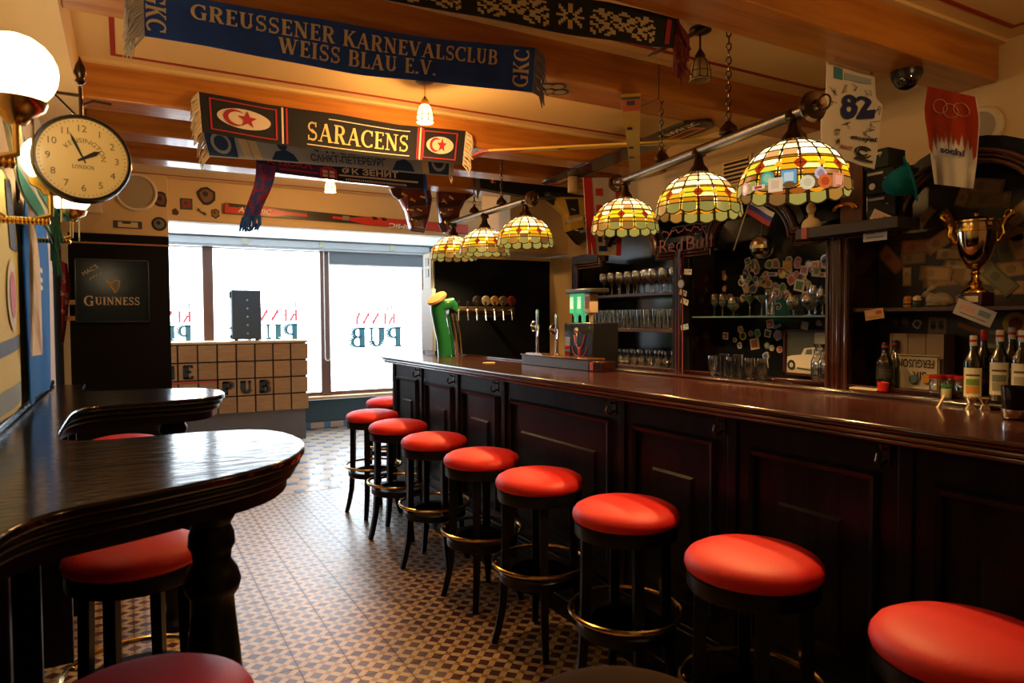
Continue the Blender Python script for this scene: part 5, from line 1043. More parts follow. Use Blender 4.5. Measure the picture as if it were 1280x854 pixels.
# ---- on the counter: ledge, taps, dispenser, chrome things
lg = thing('counter_ledge', 'low grey wooden ledge box standing on the counter by the taps', 'ledge', (2.44, 3.65, 1.215))
part('ledge_box', MB().box((2.38, 3.30, 1.216), (2.50, 4.08, 1.278)), M('slate_wood', (.05, .052, .058), .4, c2=(.07, .07, .075), ns=6, st=(6, .8, 6)), lg, bevel=.003)
part('ledge_cap', MB().box((2.372, 3.295, 1.278), (2.50, 4.085, 1.288)), EDGE, lg, bevel=.003)
part('ledge_end', MB().box((2.385, 3.18, 1.216), (2.49, 3.298, 1.275)), MAHO, lg, bevel=.003); part('end_badge', MB().box((2.381, 3.26, 1.222), (2.386, 3.29, 1.268)), M('badge_red', (.4, .08, .03), .4), lg)
def tap(root, base, z, s=1, disc_c=None):
    b = Vector(base); x = MB()
    part('tap_body', x.tube([b, b + Vector((-.02, -.05, 0)), b + Vector((-.03, -.075, -.01)), b + Vector((-.03, -.085, -.085))], [.012, .012, .010, .007], 8).ball(b + Vector((-.02, -.05, .0)), .016, 10), CHROME, root)
    part('tap_handle', MB().tube([b + Vector((-.02, -.05, .015)), b + Vector((-.02, -.055, .05)), b + Vector((-.022, -.06, .075))], [.006, .008, .011], 8), BLACKP, root)
    if disc_c: part('tap_medallion', MB().lathe([(0, .01), (.036, .01), (.042, .006), (.042, 0)][::-1], b + Vector((0, -.02, .085)), 22, T=Matrix.Rotation(PI / 2, 3, 'X')), M('med_' + disc_c, disc_c, .4), root)
tw = thing('tap_column', 'green beer column with wooden top and chrome tap rail on the counter end', 'beer tap', (2.37, 5.33, 1.216)); GR = M('green_ceramic', (.015, .17, .06), .18, coat=.5)
part('column', MB().tube([(2.36, 5.33, 1.216), (2.35, 5.33, 1.35), (2.315, 5.33, 1.50), (2.29, 5.31, 1.60), (2.285, 5.30, 1.68)], [.062, .06, .058, .062, .066], 24), GR, tw)
part('column_head', MB().tube([(2.29, 5.31, 1.58), (2.31, 5.30, 1.64), (2.40, 5.28, 1.66), (2.45, 5.28, 1.61)], [.05, .058, .05, .036], 16), GR, tw)
part('wooden_cap', MB().lathe([(0, 0), (.085, 0), (.09, .008), (.086, .024), (0, .028)], (2.275, 5.285, 1.69), 28, T=Matrix.Rotation(-.62, 3, 'Y') @ Matrix.Rotation(.15, 3, 'X')), OAK, tw)
part('chrome_column', MB().tube([(2.47, 5.33, 1.216), (2.455, 5.33, 1.40), (2.42, 5.33, 1.575)], [.05, .05, .05], 20), CHROME, tw)
part('tap_rail', MB().tube([(2.38, 5.32, 1.60), (3.02, 5.32, 1.60)], .034, 16), M('aged_steel_rail', (.13, .10, .07), .36, 1), tw)
part('rail_support', MB().tube([(2.97, 5.34, 1.58), (2.97, 5.50, 1.55), (2.97, 5.745, 1.55)], .02, 10), CHROME, tw)
for i, c in enumerate((None, None, '1a1a1a', '8a8678', '9a7a48', '6a5848', '7a2420')): tap(tw, (2.47 + i * .085, 5.30, 1.60), 1.6, 1, c)
tp2 = thing('beer_tap', 'tall chrome double beer tap standing on the counter ledge', 'beer tap', (2.43, 3.98, 1.289))
for px, h in ((672, .30), (696, .27)):
    p = pt(px, 440, 'x', 2.44); part('tap_pillar', MB().lathe([(.02, 0), (.022, .005), (.011, .012), (.010, h * .55), (.014, h * .57), (.014, h * .64), (.009, h * .66), (.011, h * .95), (.008, h), (0, h)], (2.44, p[1], 1.289), 16), CHROME, tp2)
    part('tap_medallion', MB().lathe([(.02, .01), (.034, .012), (.038, .006), (.034, 0), (.02, .0)], (2.46, p[1] + .07, 1.289 + h * .62), 20, T=Matrix.Rotation(PI / 2, 3, 'X')), CHROME, tp2); part('spout', MB().tube([(2.44, p[1] + .07, 1.289 + h * .62), (2.44, p[1], 1.289 + h * .6), (2.42, p[1] - .05, 1.289 + h * .6), (2.41, p[1] - .055, 1.289 + h * .4)], .007, 8), CHROME, tp2)
part('drip_tray', MB().box((2.40, 3.85, 1.2885), (2.47, 4.06, 1.294)), STEEL, tp2)
ds = thing('shot_dispenser', 'black shot dispenser with red stag emblem and green bottles on top', 'dispenser', (2.62, 3.85, 1.216))
Y0, Y1, X0 = 3.52, 3.84, 2.57
part('cabinet', MB().box((X0, Y0, 1.15), (2.78, Y1, 1.50)), M('dispenser_black', (.010, .010, .012), .22), ds, bevel=.008)
part('dispenser_foot', MB().box((X0 + .02, Y0 + .02, .0), (2.76, Y1 - .02, 1.15)), BLACKP, ds)
STG = M('stag_red', (.22, .012, .015), .4); cx_, cz_ = (Y0 + Y1) / 2 - .02, 1.36
part('stag_emblem', MB().tube([(X0 - .002, cx_ + .085 * math.cos(t), cz_ + .085 * math.sin(t)) for t in [PI + .2 + (PI - .4) * i / 16 for i in range(17)]], .004, 5).tube([(X0 - .002, cx_ + .06, cz_ + .06), (X0 - .002, cx_ + .045, cz_ + .01), (X0 - .002, cx_ + .012, cz_ - .03)], .006, 5).tube([(X0 - .002, cx_ - .06, cz_ + .06), (X0 - .002, cx_ - .045, cz_ + .01), (X0 - .002, cx_ - .012, cz_ - .03)], .006, 5).ball((X0, cx_, cz_ - .05), (.006, .022, .034), 10), STG, ds)
part('side_label', MB().box((X0 + .04, Y1, 1.24), (X0 + .04, Y1 + .001, 1.40)).box((X0 - .003, Y1 - .075, 1.235), (X0 - .001, Y1 - .015, 1.405)), M('grey_label', (.16, .18, .2), .4), ds)
for zz in (1.335, 1.295): part('side_scribble', MB().tube([(X0 - .004, Y1 - .02 - .0055 * i, zz + (.013 if i % 2 else -.011)) for i in range(10)], .003, 4), M('red_print', (.5, .03, .03), .5), ds)
part('shot_tap', MB().tube([(X0, Y0 + .10, 1.44), (X0 - .05, Y0 + .10, 1.44), (X0 - .055, Y0 + .10, 1.36)], .008, 8).ball((X0 - .05, Y0 + .10, 1.45), .02, 12), CHROME, ds)
for i in range(3):
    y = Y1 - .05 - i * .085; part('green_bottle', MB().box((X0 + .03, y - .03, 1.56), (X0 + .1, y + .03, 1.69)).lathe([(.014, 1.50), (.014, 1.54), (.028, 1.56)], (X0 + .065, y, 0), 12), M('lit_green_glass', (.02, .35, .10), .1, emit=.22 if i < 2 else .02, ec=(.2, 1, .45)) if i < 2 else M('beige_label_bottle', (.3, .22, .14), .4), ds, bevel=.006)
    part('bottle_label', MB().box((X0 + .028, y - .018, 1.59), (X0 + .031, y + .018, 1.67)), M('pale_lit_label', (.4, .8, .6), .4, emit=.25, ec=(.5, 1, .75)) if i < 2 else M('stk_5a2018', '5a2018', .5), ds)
part('bottle_hood', MB().box((X0 + .01, Y0 + .02, 1.692), (2.72, Y1, 1.72)), BLACKP, ds, bevel=.006)
for px, lab in ((1213, 'chrome jigger at the back counter edge, left of two'), (1231, 'chrome jigger at the back counter edge, beside the shaker')):
    p = pt(px, 512, 'z', 1.216); single('jigger', MB().lathe([(.018, 0), (.008, .018), (.020, .038), (.018, .038), (0, .022)], (min(p[0], 2.50), p[1], 1.216), 18), CHROME, lab, 'measure', 'chrome jiggers on the counter')
p = pt(1268, 524, 'z', 1.216); sk_ = thing('cocktail_shaker', 'black and chrome shaker on the counter at the right edge', 'shaker', (p[0], p[1], 1.216))
part('cup', MB().lathe([(.028, 0), (.030, .003), (.036, .10), (.034, .10), (.027, .01), (0, .01)], n=24), M('black_gloss_cup', (.01, .01, .015), .08, .4), sk_, False); part('chrome_band', MB().lathe([(.0305, .004), (.0322, .006), (.0345, .03), (.033, .031)], n=24), CHROME, sk_, False)
# wall bits above the back bar
for px, py, w_, h_, lab in ((735, 268, .20, .12, 'louvred white vent grille by the red and white jersey'), (921, 214, .13, .10, 'dark barred vent grille on the cream wall behind the nearest lamps')):
    c = pt(px, py, 'x', 3.675); k = thing('vent_grille', lab, 'vent', (3.67, c[1], c[2] - h_), 'vent grilles on the right wall'); part('frame', MB().box((3.668, c[1] - w_, c[2] - h_), (3.679, c[1] + w_, c[2] + h_)), CREAM, k, bevel=.004)
    part('dark_opening', MB().box((3.6665, c[1] - w_ + .02, c[2] - h_ + .02), (3.668, c[1] + w_ - .02, c[2] + h_ - .02)), M('dark_void', (.02, .014, .008), .8), k)
    for i in range(6): z = c[2] - h_ + .03 + (2 * h_ - .06) * i / 5; part('louvre', MB().box((3.660, c[1] - w_ + .02, z - .004), (3.667, c[1] + w_ - .02, z + .006)), CREAM, k)
c = pt(1226, 160, 'x', 3.675); k = thing('wall_loudspeaker', 'round cream loudspeaker on the right wall behind the hanging bibs', 'loudspeaker', (3.67, c[1], c[2] - .1)); part('rim', MB().lathe([(0, .025), (.085, .02), (.10, .012), (.105, 0)][::-1], (3.678, c[1], c[2]), 32, T=TX_), M('cream_plastic', (.66, .58, .44), .4), k)
part('grille', MB().lathe([(0, .0262), (.075, .0222)], (3.678, c[1], c[2]), 32, T=TX_), M('grey_grille_cloth', (.33, .28, .21), .8), k)

c = pt(611, 454, 'z', 1.216); single('coaster', MB().lathe([(0, 0), (.045, 0), (.045, .004), (0, .004)], c, 20), M('beige_coaster', (.5, .36, .2), .7), 'round beige coaster lying on the bar worktop before the green column', 'coaster')
c = pt(1176, 508, 'z', 1.22); single('wooden_stirrer', MB().obox((min(c[0], 2.5), c[1], 1.235), (.006, .006, .05), (.3, .35, 0)), M('pale_stirrer', (.6, .45, .28), .6), 'short pale wooden stirrer sticking up at the back edge of the worktop', 'stirrer')
# ---------------------------------------------------------------- scarves and cloth things
def poly_at(P, s):
    x0, x1 = P[0][0], P[-1][0]; x = x0 + (x1 - x0) * s
    for a, b in zip(P, P[1:]):
        if x <= b[0] + 1e-9:
            t = (x - a[0]) / (b[0] - a[0]); return Vector(a).lerp(Vector(b), t)
    return Vector(P[-1])
def cloth_fn(top, bot, y, wav=.006, wf=9, ph=0):
    Tp = [tuple(pt(a, b, 'y', y)) for a, b in top]; Bp = [tuple(pt(a, b, 'y', y)) for a, b in bot]
    def fn(u, v):
        p = poly_at(Tp, u).lerp(poly_at(Bp, u), v); p.y = y - wav * math.sin(u * wf + ph + v * .8) - wav * .5 * math.sin(u * wf * 2.3 + v * 2); return p
    return fn
def scarf(name, label, cat, fn, mat, group='scarves under the beams', nu=40, nv=5):
    c = fn(.5, 1); t = thing(name, label, cat, tuple(c), group)
    part('scarf_cloth', MB().sheet(fn, nu, nv, .005, (0, -1, 0)), mat, t, ang=1.2); return t
def on_cloth(fn, off=.004): return lambda u, v: fn(u, v) + Vector((0, -off, 0))
def word(t, fn, s, u0, u1, v0, v1, mat, font='serif', w=1.2, name='lettering', rot=0, **k):
    """lettering mapped on the cloth: u0..u1 along it, v0 (cap line) .. v1 (base line) down it"""
    v, f, wd = serif(s, 1, w, **k) if font == 'serif' else sans(s, 1, w)
    m = on_cloth(fn)
    if rot == 0: g = lambda a, b: m(u0 + (u1 - u0) * a / wd, v1 + (v0 - v1) * b)
    elif rot == 1: g = lambda a, b: m(u0 + (u1 - u0) * (1 - b), v1 + (v0 - v1) * a / wd)     # reads upwards
    else: g = lambda a, b: m(u0 + (u1 - u0) * b, v0 + (v1 - v0) * a / wd)                    # reads downwards
    return part(name, MB().flat(v, f, g), mat, t, smooth=False)
def patch(t, fn, pts, mat, off=.003, name='woven_patch', nsub=1):
    m = on_cloth(fn, off); n = len(pts); vs = [m(*p) for p in pts]; return part(name, MB().add(vs + [v + Vector((0, .0025, 0)) for v in vs], [tuple(range(n))] + [(i, n + i, n + (i + 1) % n, (i + 1) % n) for i in range(n)]), mat, t, smooth=False)
def band(t, fn, u0, u1, v0, v1, mat, off=.003, n=12, name='woven_stripe'):
    m = on_cloth(fn, off); vs = [m(u0 + (u1 - u0) * i / n, v) for v in (v0, v1) for i in range(n + 1)]
    return part(name, MB().add(vs, [(n + 1 + i, n + 2 + i, i + 1, i) for i in range(n)]), mat, t, smooth=False)
def fringe(t, fn, u, sgn, ln, mat, n=26, droop=.6, seed=1):
    R = random.Random(seed); m = MB()
    for i in range(n):
        p = fn(u, (i + .5) / n); q = p + Vector((sgn * ln * R.uniform(.4, .8), R.uniform(-.02, .006), -ln * droop * R.uniform(.5, .9))); e = p + Vector((sgn * ln * R.uniform(.5, 1), R.uniform(-.03, .01), -ln * R.uniform(.8, 1.35) * (.4 + droop)))
        m.tube([p, q, e], [.0045, .005, .002], 4)
    return part('fringe', m, mat, t, kind='stuff')
BEI = M('woven_beige', (.62, .50, .34), .8); NAVY = M('navy_knit', (.015, .075, .42), .85, c2=(.010, .05, .30), ns=6, bump=.1, bs=300)
fn = cloth_fn([(178, -22), (237, -2), (320, 11), (450, 32), (560, 50), (668, 60)], [(180, 46), (260, 58), (330, 72), (450, 92), (560, 105), (664, 116)], 2.64, .008, 8)
t = scarf('carnival_scarf', 'long blue carnival club scarf with beige lettering hung along the beam', 'scarf', fn, NAVY)
U = lambda px, a=179, b=666, y=2.64: (pt(px, 60, 'y', y)[0] - pt(a, 60, 'y', y)[0]) / (pt(b, 60, 'y', y)[0] - pt(a, 60, 'y', y)[0])
word(t, fn, 'GREUSSENER KARNEVALSCLUB', U(238), U(620), .14, .47, BEI, w=1.15, gap=.06)
word(t, fn, 'WEISS BLAU E.V.', U(347), U(545), .53, .86, BEI, w=1.15, gap=.06)
word(t, fn, 'GKC', U(640), U(659), .08, .92, BEI, w=1.1, rot=1); word(t, fn, 'GKC', U(182), U(207), .10, .90, BEI, w=1.1, rot=2)
GF = M('grey_white_fringe', (.5, .47, .44), .9)
fringe(t, fn, 0, -1, .065, GF, 46, .9, 1); fringe(t, fn, 1, 1, .06, M('dark_grey_fringe', (.16, .15, .18), .9), 26, .7, 2)
BLK = M('black_knit', (.008, .007, .010), .85, bump=.1, ns=200); REDK = M('red_woven', (.36, .015, .03), .8)
fn = cloth_fn([(248, 115), (330, 130), (420, 142), (500, 156), (582, 164)], [(252, 165), (330, 178), (420, 190), (500, 199), (578, 206)], 4.056, .006, 7, 1)
t = scarf('club_scarf', 'black rugby scarf with red-edged moon and star badges at both ends', 'scarf', fn, BLK)
word(t, fn, 'SARACENS', .36, .755, .30, .78, M('gold_woven', (.62, .50, .18), .8), w=1.0, gap=.05)
CRM = M('cream_woven', (.66, .56, .42), .8)
for v0, u0, u1 in ((.16, .44, .76), (.88, .36, .76)): band(t, fn, u0, u1, v0, v0 + .025, CRM)
for a, b in ((.03, .255), (.815, .965)):
    for u0, u1, v0, v1 in ((a, b, .10, .13), (a, b, .87, .90), (a, a + .006, .10, .90), (b - .006, b, .10, .90)): band(t, fn, u0, u1, v0, v1, REDK, n=6)
    c = (a + b) / 2; ru = (b - a) * .40; m = on_cloth(fn, .003)
    EL = lambda r1, r2, cu, cv, n=28: [(cu + r1 * math.cos(2 * PI * i / n), cv + r2 * math.sin(2 * PI * i / n)) for i in range(n)]
    patch(t, fn, EL(ru, .25, c, .5), CRM, .004, 'badge_oval')
    patch(t, fn, [(c - ru * .35 + ru * .42 * math.cos(q), .5 + .21 * math.sin(q)) for q in [PI * .28 + (PI * 1.44) * i / 14 for i in range(15)]] + [(c - ru * .22 + ru * .38 * math.cos(q), .5 + .165 * math.sin(q)) for q in [PI * 1.68 - (PI * 1.36) * i / 12 for i in range(13)]], REDK, .007, 'crescent')
    patch(t, fn, [(c + ru * .12 + ru * r * math.sin(q), .5 - .6 * r * math.cos(q)) for q, r in [(2 * PI * i / 10, (.36, .15)[i % 2]) for i in range(10)]], REDK, .007, 'star')
for u, c in ((.27, CRM), (.285, REDK), (.79, REDK), (.80, CRM), (.81, REDK)): band(t, fn, u, u + .007, .03, .97, c)
WF_ = M('cream_fringe', (.62, .52, .36), .9)
fringe(t, fn, 0, -1, .05, WF_, 26, 1.0, 3); fringe(t, fn, 1, 1, .06, WF_, 26, .7, 4)
GB = M('grey_blue_knit', (.34, .38, .46), .85, bump=.1, ns=200); BLU = M('royal_blue_knit', (.012, .05, .17), .85)
fn = cloth_fn([(250, 150), (400, 168), (562, 176)], [(262, 196), (330, 200), (400, 206), (480, 213), (561, 220)], 4.34, .006, 8, 2)
t = scarf('football_scarf', 'grey-blue football scarf hung directly under the black rugby scarf', 'scarf', fn, GB)
word(t, fn, 'ФК ЗЕНИТ', .40, .70, .28, .62, BLU, 'sans', .03); word(t, fn, 'САНКТ-ПЕТЕРБУРГ', .385, .70, .66, .90, BLU, 'sans', .02)
for a, b in ((.0, .105), (.90, 1.0)):
    band(t, fn, a, b, .04, .97, BLU, n=4); EL2 = [((a + b) / 2 + .036 * math.cos(q), .6 + .30 * math.sin(q)) for q in [2 * PI * i / 20 for i in range(20)]]
    patch(t, fn, EL2, M('pale_woven', (.34, .36, .40), .8), .004, 'round_badge'); patch(t, fn, [(c[0] * .7 + (a + b) * .15, c[1] * .7 + .18) for c in EL2], BLU, .0065, 'badge_centre')
for u in (.28, .78):
    patch(t, fn, [(u + .02 * math.cos(q), .45 + .2 * math.sin(q)) for q in [2 * PI * i / 12 for i in range(12)]], BLU, .004, 'woven_head'); patch(t, fn, [(u - .05, .97), (u - .03, .7), (u + .01, .62), (u + .04, .75), (u + .055, .97)], BLU, .004, 'woven_shoulders')
for a in (.115, .15, .86): patch(t, fn, [(a, .3), (a + .03, .3), (a + .045, .97), (a + .015, .97)], BEI, .0035)
fringe(t, fn, 0, -1, .05, WF_, 20, 1.3, 5); fringe(t, fn, 1, 1, .03, WF_, 20, 1.6, 6)
fn = cloth_fn([(318, 190), (420, 202), (530, 209)], [(322, 211), (348, 216), (430, 227), (530, 237)], 4.68, .005, 8, 3)
t = scarf('football_scarf', 'half purple, half navy football scarf lowest in the stack, one end hanging down', 'scarf', fn, M('dark_navy_knit', (.006, .010, .03), .85))
band(t, fn, .0, .36, .02, .98, M('purple_knit', (.05, .012, .05), .85), .0015)
word(t, fn, 'К ЦСКА', .06, .31, .25, .62, REDK, 'sans', .03); word(t, fn, 'ФК ЗЕНИТ', .48, .83, .28, .62, BEI, 'sans', .03)
patch(t, fn, [(.35, .5), (.37, .36), (.40, .30), (.43, .36), (.45, .5), (.45, .92), (.35, .92)], REDK, .004, 'house_emblem')
for u in (.365, .405): 
    for v in (.55, .75): patch(t, fn, [(u, v), (u + .028, v), (u + .028, v + .13), (u, v + .13)], BEI, .0065, 'emblem_window')
band(t, fn, .46, .96, .66, .74, BEI); band(t, fn, .12, .34, .70, .80, REDK)
for i in range(30): patch(t, fn, [(.50 + i * .013, .84), (.507 + i * .013, .84), (.507 + i * .013, .93), (.50 + i * .013, .93)], BEI, .004, 'woven_dot')
fringe(t, fn, 1, .4, .05, M('blue_fringe', (.015, .08, .36), .9), 14, 1.6, 12)
def hang(u, v):
    a, b = Vector(pt(320, 205, 'y', 4.66)).lerp(Vector(pt(346, 207, 'y', 4.66)), u), Vector(pt(306, 274, 'y', 4.66)).lerp(Vector(pt(326, 272, 'y', 4.66)), u)
    p = a.lerp(b, v); p.y -= .02 * math.sin(u * 5 + v * 3); p.x += .012 * math.sin(v * 5); return p
part('hanging_end', MB().sheet(hang, 6, 10, .006, (0, -1, 0)), M('red_blue_knit', (.20, .012, .05), .85, c2=(.02, .04, .22), ns=26, lo=.48, hi=.52), t, ang=1.2)
m = MB(); R = random.Random(8)
for i in range(16): p = hang(i / 15, .97); m.tube([p, p + Vector((R.uniform(-.02, .02), R.uniform(-.02, .02), -.05)), p + Vector((R.uniform(-.03, .03), R.uniform(-.03, .02), -.09))], [.009, .010, .005], 5)
part('fringe', m, M('blue_fringe', (.015, .08, .36), .9), t, kind='stuff')
fn = cloth_fn([(470, -26), (640, -18), (760, 2), (846, 24)], [(476, 0), (600, 20), (720, 44), (812, 58), (842, 60)], 2.005, .005, 7, 1)
t = scarf('knitted_scarf', 'black knitted scarf with beige snowflake pattern and red tassels at the top', 'scarf', fn, BLK)
BK = M('beige_knit', (.60, .50, .26), .85)
FL = ['...##......##......##...', '.####.##..####..##.####.', '...####.##....##.####...', '.#..##.####..####.##..#.', '###..#..###..###..#..###', '..###..#..####..#..###..', '#..####.##.##.##.####..#', '###..##..###.###..##..###', '..#.####..##.##..####.#.', '#..##..##......##..##..#', '##.#..###......###..#.##', '.#...##..........##...#.']
ST = ['.....##.....', '.#...##...#.', '.##..##..##.', '..##.##.##..', '...##..##...', '####....####', '...##..##...', '..##.##.##..', '.##..##..##.', '.#...##...#.', '.....##.....', '............']
for u0, W_, rows in ((.03, .20, FL), (.28, .235, FL), (.54, .10, ST), (.66, .25, FL)):
    m = MB(); g = on_cloth(fn, .003)
    for r, row in enumerate(rows):
        for c, ch in enumerate(row):
            if ch == '#':
                a = u0 + W_ * c / len(row); b = .20 + .72 * r / 12; da, db = W_ / len(row) * .98, .0585
                m.add([g(a, b), g(a + da, b), g(a + da, b + db), g(a, b + db)], [(3, 2, 1, 0)])
    part('snowflake_pattern', m, BK, t, smooth=False, kind='stuff')
band(t, fn, .955, .975, .1, .9, REDK)
m = MB(); R = random.Random(3)
for i in range(22): p = fn(1, i / 21); m.tube([p, p + Vector((R.uniform(0, .05), R.uniform(-.02, .01), -.05)), p + Vector((R.uniform(.0, .07), R.uniform(-.02, .02), -R.uniform(.09, .15)))], [.006, .007, .004], 5)
part('fringe', m, M('dark_red_tassel', (.16, .02, .015), .9), t, kind='stuff')
fn = cloth_fn([(598, 214), (650, 225), (740, 240)], [(600, 238), (650, 246), (740, 256)], 5.36, .006, 8, 2)
t = scarf('dark_scarf', 'dark navy scarf with grey fringe hung behind the farther bar lamp', 'scarf', fn, M('blackish_knit', (.006, .008, .02), .85))
fringe(t, fn, 0, -1, .045, M('grey_fringe', (.22, .21, .19), .9), 24, 1.6, 9); band(t, fn, .0, 1, .90, .97, M('grey_woven', (.25, .25, .24), .8))
for u, c in ((.085, REDK), (.10, CRM), (.12, REDK)): band(t, fn, u, u + .015, .1, .5, c)
# bibs, a towel and shirts
def shaped(L_, R_, fnp, wav, ax, wf=7):
    """a garment outlined by its left and right edges (top to bottom), hung in the plane ax"""
    A = [Vector(fnp(*p)) for p in L_]; B = [Vector(fnp(*p)) for p in R_]; i = 'xyz'.index(ax)
    def at(P, v): k = min(int(v * (len(P) - 1)), len(P) - 2); return P[k].lerp(P[k + 1], v * (len(P) - 1) - k)
    def fn(u, v):
        p = at(A, v).lerp(at(B, v), u); p[i] -= wav * (.3 + .7 * v) * (math.sin(u * wf + v) + .5 * math.sin(u * wf * 2.1 + 1 - v * 1.5)) * (1 if ax == 'y' else -1); return p
    return fn
def garment(name, label, cat, fn, mat, nrm, group=None, nu=20, nv=14):
    t = thing(name, label, cat, tuple(fn(.5, 1)), group); part('cloth', MB().sheet(fn, nu, nv, .005, nrm), mat, t, ang=1.2); return t
def decal(t, fn, pts, mat, nrm, off=.004, name='print'):
    N = Vector(nrm); vs = [fn(*p) + N * off for p in pts]; n = len(vs); return part(name, MB().add(vs, [tuple(range(n))]), mat, t, smooth=False)
WHT = M('white_bib_cloth', (.82, .78, .72), .8); NVY = M('navy_print', (.012, .03, .16), .6); INKB = M('black_ink', (.03, .03, .04), .6)
fn = shaped([(1034, 77), (1033, 115), (1027, 140), (1026, 165), (1028, 188)], [(1093, 94), (1094, 122), (1102, 132), (1097, 175), (1091, 212)], lambda a, b: pt(a, b, 'y', 2.0), .006, 'y')
n_ = (0, -1, 0); t = garment('race_bib', 'white signed race bib numbered 82 hanging from the beam', 'bib', fn, WHT, n_, 'bibs hanging from the beam')
def bword(t, fn, s, u0, u1, v0, v1, mat, nrm, off=.005, bold=.03, ser=False, name='lettering'):
    v, f, wd = serif(s, 1, 1.2) if ser else sans(s, 1, bold); N = Vector(nrm); return part(name, MB().flat([(a, b) for a, b in v], f, lambda a, b: fn(u0 + (u1 - u0) * a / wd, v1 + (v0 - v1) * b) + N * off), mat, t, smooth=False)
bword(t, fn, '82', .28, .86, .26, .60, NVY, n_, .009, .03)
decal(t, fn, [(.12, .03), (.30, .03), (.30, .13), (.12, .13)], M('teal_print', (.06, .28, .36), .6), n_); decal(t, fn, [(.34, .06), (.9, .06), (.9, .12), (.34, .12)], M('pale_blue_print', (.40, .50, .56), .6), n_)
for u, v, s, q in ((.20, .70, 'OT', .1), (.24, .80, 'M', .06)): bword(t, fn, s, u, u + q, v, v + .07, INKB, n_, .008)
bword(t, fn, 'IMPACT', .32, .55, .86, .90, REDK, n_, .008); bword(t, fn, 'etoayet', .50, .95, .74, .79, INKB, n_, .008)
for r in (.115, .07): 
    m = MB(); m.tube([fn(.74 + r * 1.2 * math.cos(q), .885 + r * .42 * math.sin(q)) + Vector((0, -.009, 0)) for q in [.4 + 2 * PI * .85 * i / 20 for i in range(21)]], .004, 5); part('swirl_emblem', m, INKB, t)
decal(t, fn, [(.60, .965), (.92, .965), (.92, .945), (.60, .945)], INKB, n_, .008)
R = random.Random(2)
for i in range(9):
    u, v = [(.1, .25), (.12, .4), (.3, .2), (.55, .17), (.8, .22), (.88, .55), (.9, .65), (.8, .72), (.4, .66)][i]
    part('signature', MB().tube([fn(min(.97, max(.03, u + R.uniform(-.09, .09))), min(.98, v + R.uniform(-.05, .05))) + Vector((0, -.007, 0)) for k in range(8)], .0011, 4), INKB, t)
fn = shaped([(1160, 108), (1155, 140), (1160, 170), (1163, 200), (1167, 230)], [(1219, 121), (1224, 150), (1222, 180), (1220, 210), (1217, 236)], lambda a, b: pt(a, b, 'x', 3.19), .010, 'x', 9)
n_ = (-1, 0, 0); t = garment('race_bib', 'red and white winter games bib hanging from the beam beside the dome camera', 'bib', fn, M('white_satin', (.66, .62, .60), .7), n_, 'bibs hanging from the beam')
RB = M('red_orange_satin', (.34, .035, .010), .8, spec=.2)
m = MB(); top = [(i / 20, .0) for i in range(21)]; bot = [(i / 20, .46 + (.10 if i % 2 else -.05) + (.06 if 0 < i < 20 and i % 3 == 0 else 0) + .22 * (abs(i / 20 - .5) * 2) ** 6) for i in range(21)]
for k in range(6): 
    vs = [fn(u, b * k2 / 6) + Vector((-.004, 0, 0)) for k2 in (k, k + 1) for (u, b) in bot]; m.add(vs, [(21 + i, 22 + i, i + 1, i) for i in range(20)])
part('flame_yoke', m, RB, t, smooth=False)
for u in (.32, .52, .72): part('pale_ring', MB().tube([fn(u + .14 * math.cos(q), .17 + .07 * math.sin(q) + (.03 if u == .52 else 0)) + Vector((-.008, 0, 0)) for q in [2 * PI * i / 18 for i in range(18)]], .002, 4, closed=True), M('pale_orange_print', (.5, .25, .15), .6), t)
bword(t, fn, 'sochi', .28, .76, .585, .655, NVY, n_, .012, .04)
fn = shaped([(729, 222), (731, 260), (733, 295), (735, 318)], [(774, 222), (776, 260), (776, 295), (775, 320)], lambda a, b: pt(a, b, 'y', 4.31), .006, 'y')
n_ = (0, -1, 0); t = garment('team_jersey', 'red and white printed jersey hanging behind the third stained glass shade', 'jersey', fn, M('white_jersey', (.55, .50, .46), .8), n_)
RJ = M('bright_red_jersey', (.50, .02, .025), .7)
for u0, u1 in ((0, .22), (.86, 1)): part('red_edge', MB().add([fn(u, v / 8) + Vector((0, -.004, 0)) for v in range(9) for u in (u0, u1)], [(2 * i + 2, 2 * i + 3, 2 * i + 1, 2 * i) for i in range(8)]), RJ, t, smooth=False)
for u0, v0, u1, v1, c in ((.3, .12, .5, .2, RJ), (.3, .3, .46, .38, RJ), (.56, .32, .72, .40, INKB), (.3, .48, .5, .55, RJ), (.32, .66, .44, .78, INKB), (.5, .68, .82, .74, INKB), (.34, .84, .58, .93, NVY)): decal(t, fn, [(u0, v1), (u1, v1), (u1, v0), (u0, v0)], c, n_, .005)
bword(t, fn, 'Globe Sea', .5, .84, .76, .81, INKB, n_, .008)
part('jersey_hanger', MB().tube([fn(.0, 0) + Vector((0, .01, 0)), fn(1, 0) + Vector((0, .01, 0))], .006, 6).tube([fn(.5, 0), fn(.5, 0) + Vector((0, 0, .04))], .003, 6), BRONZE, t)
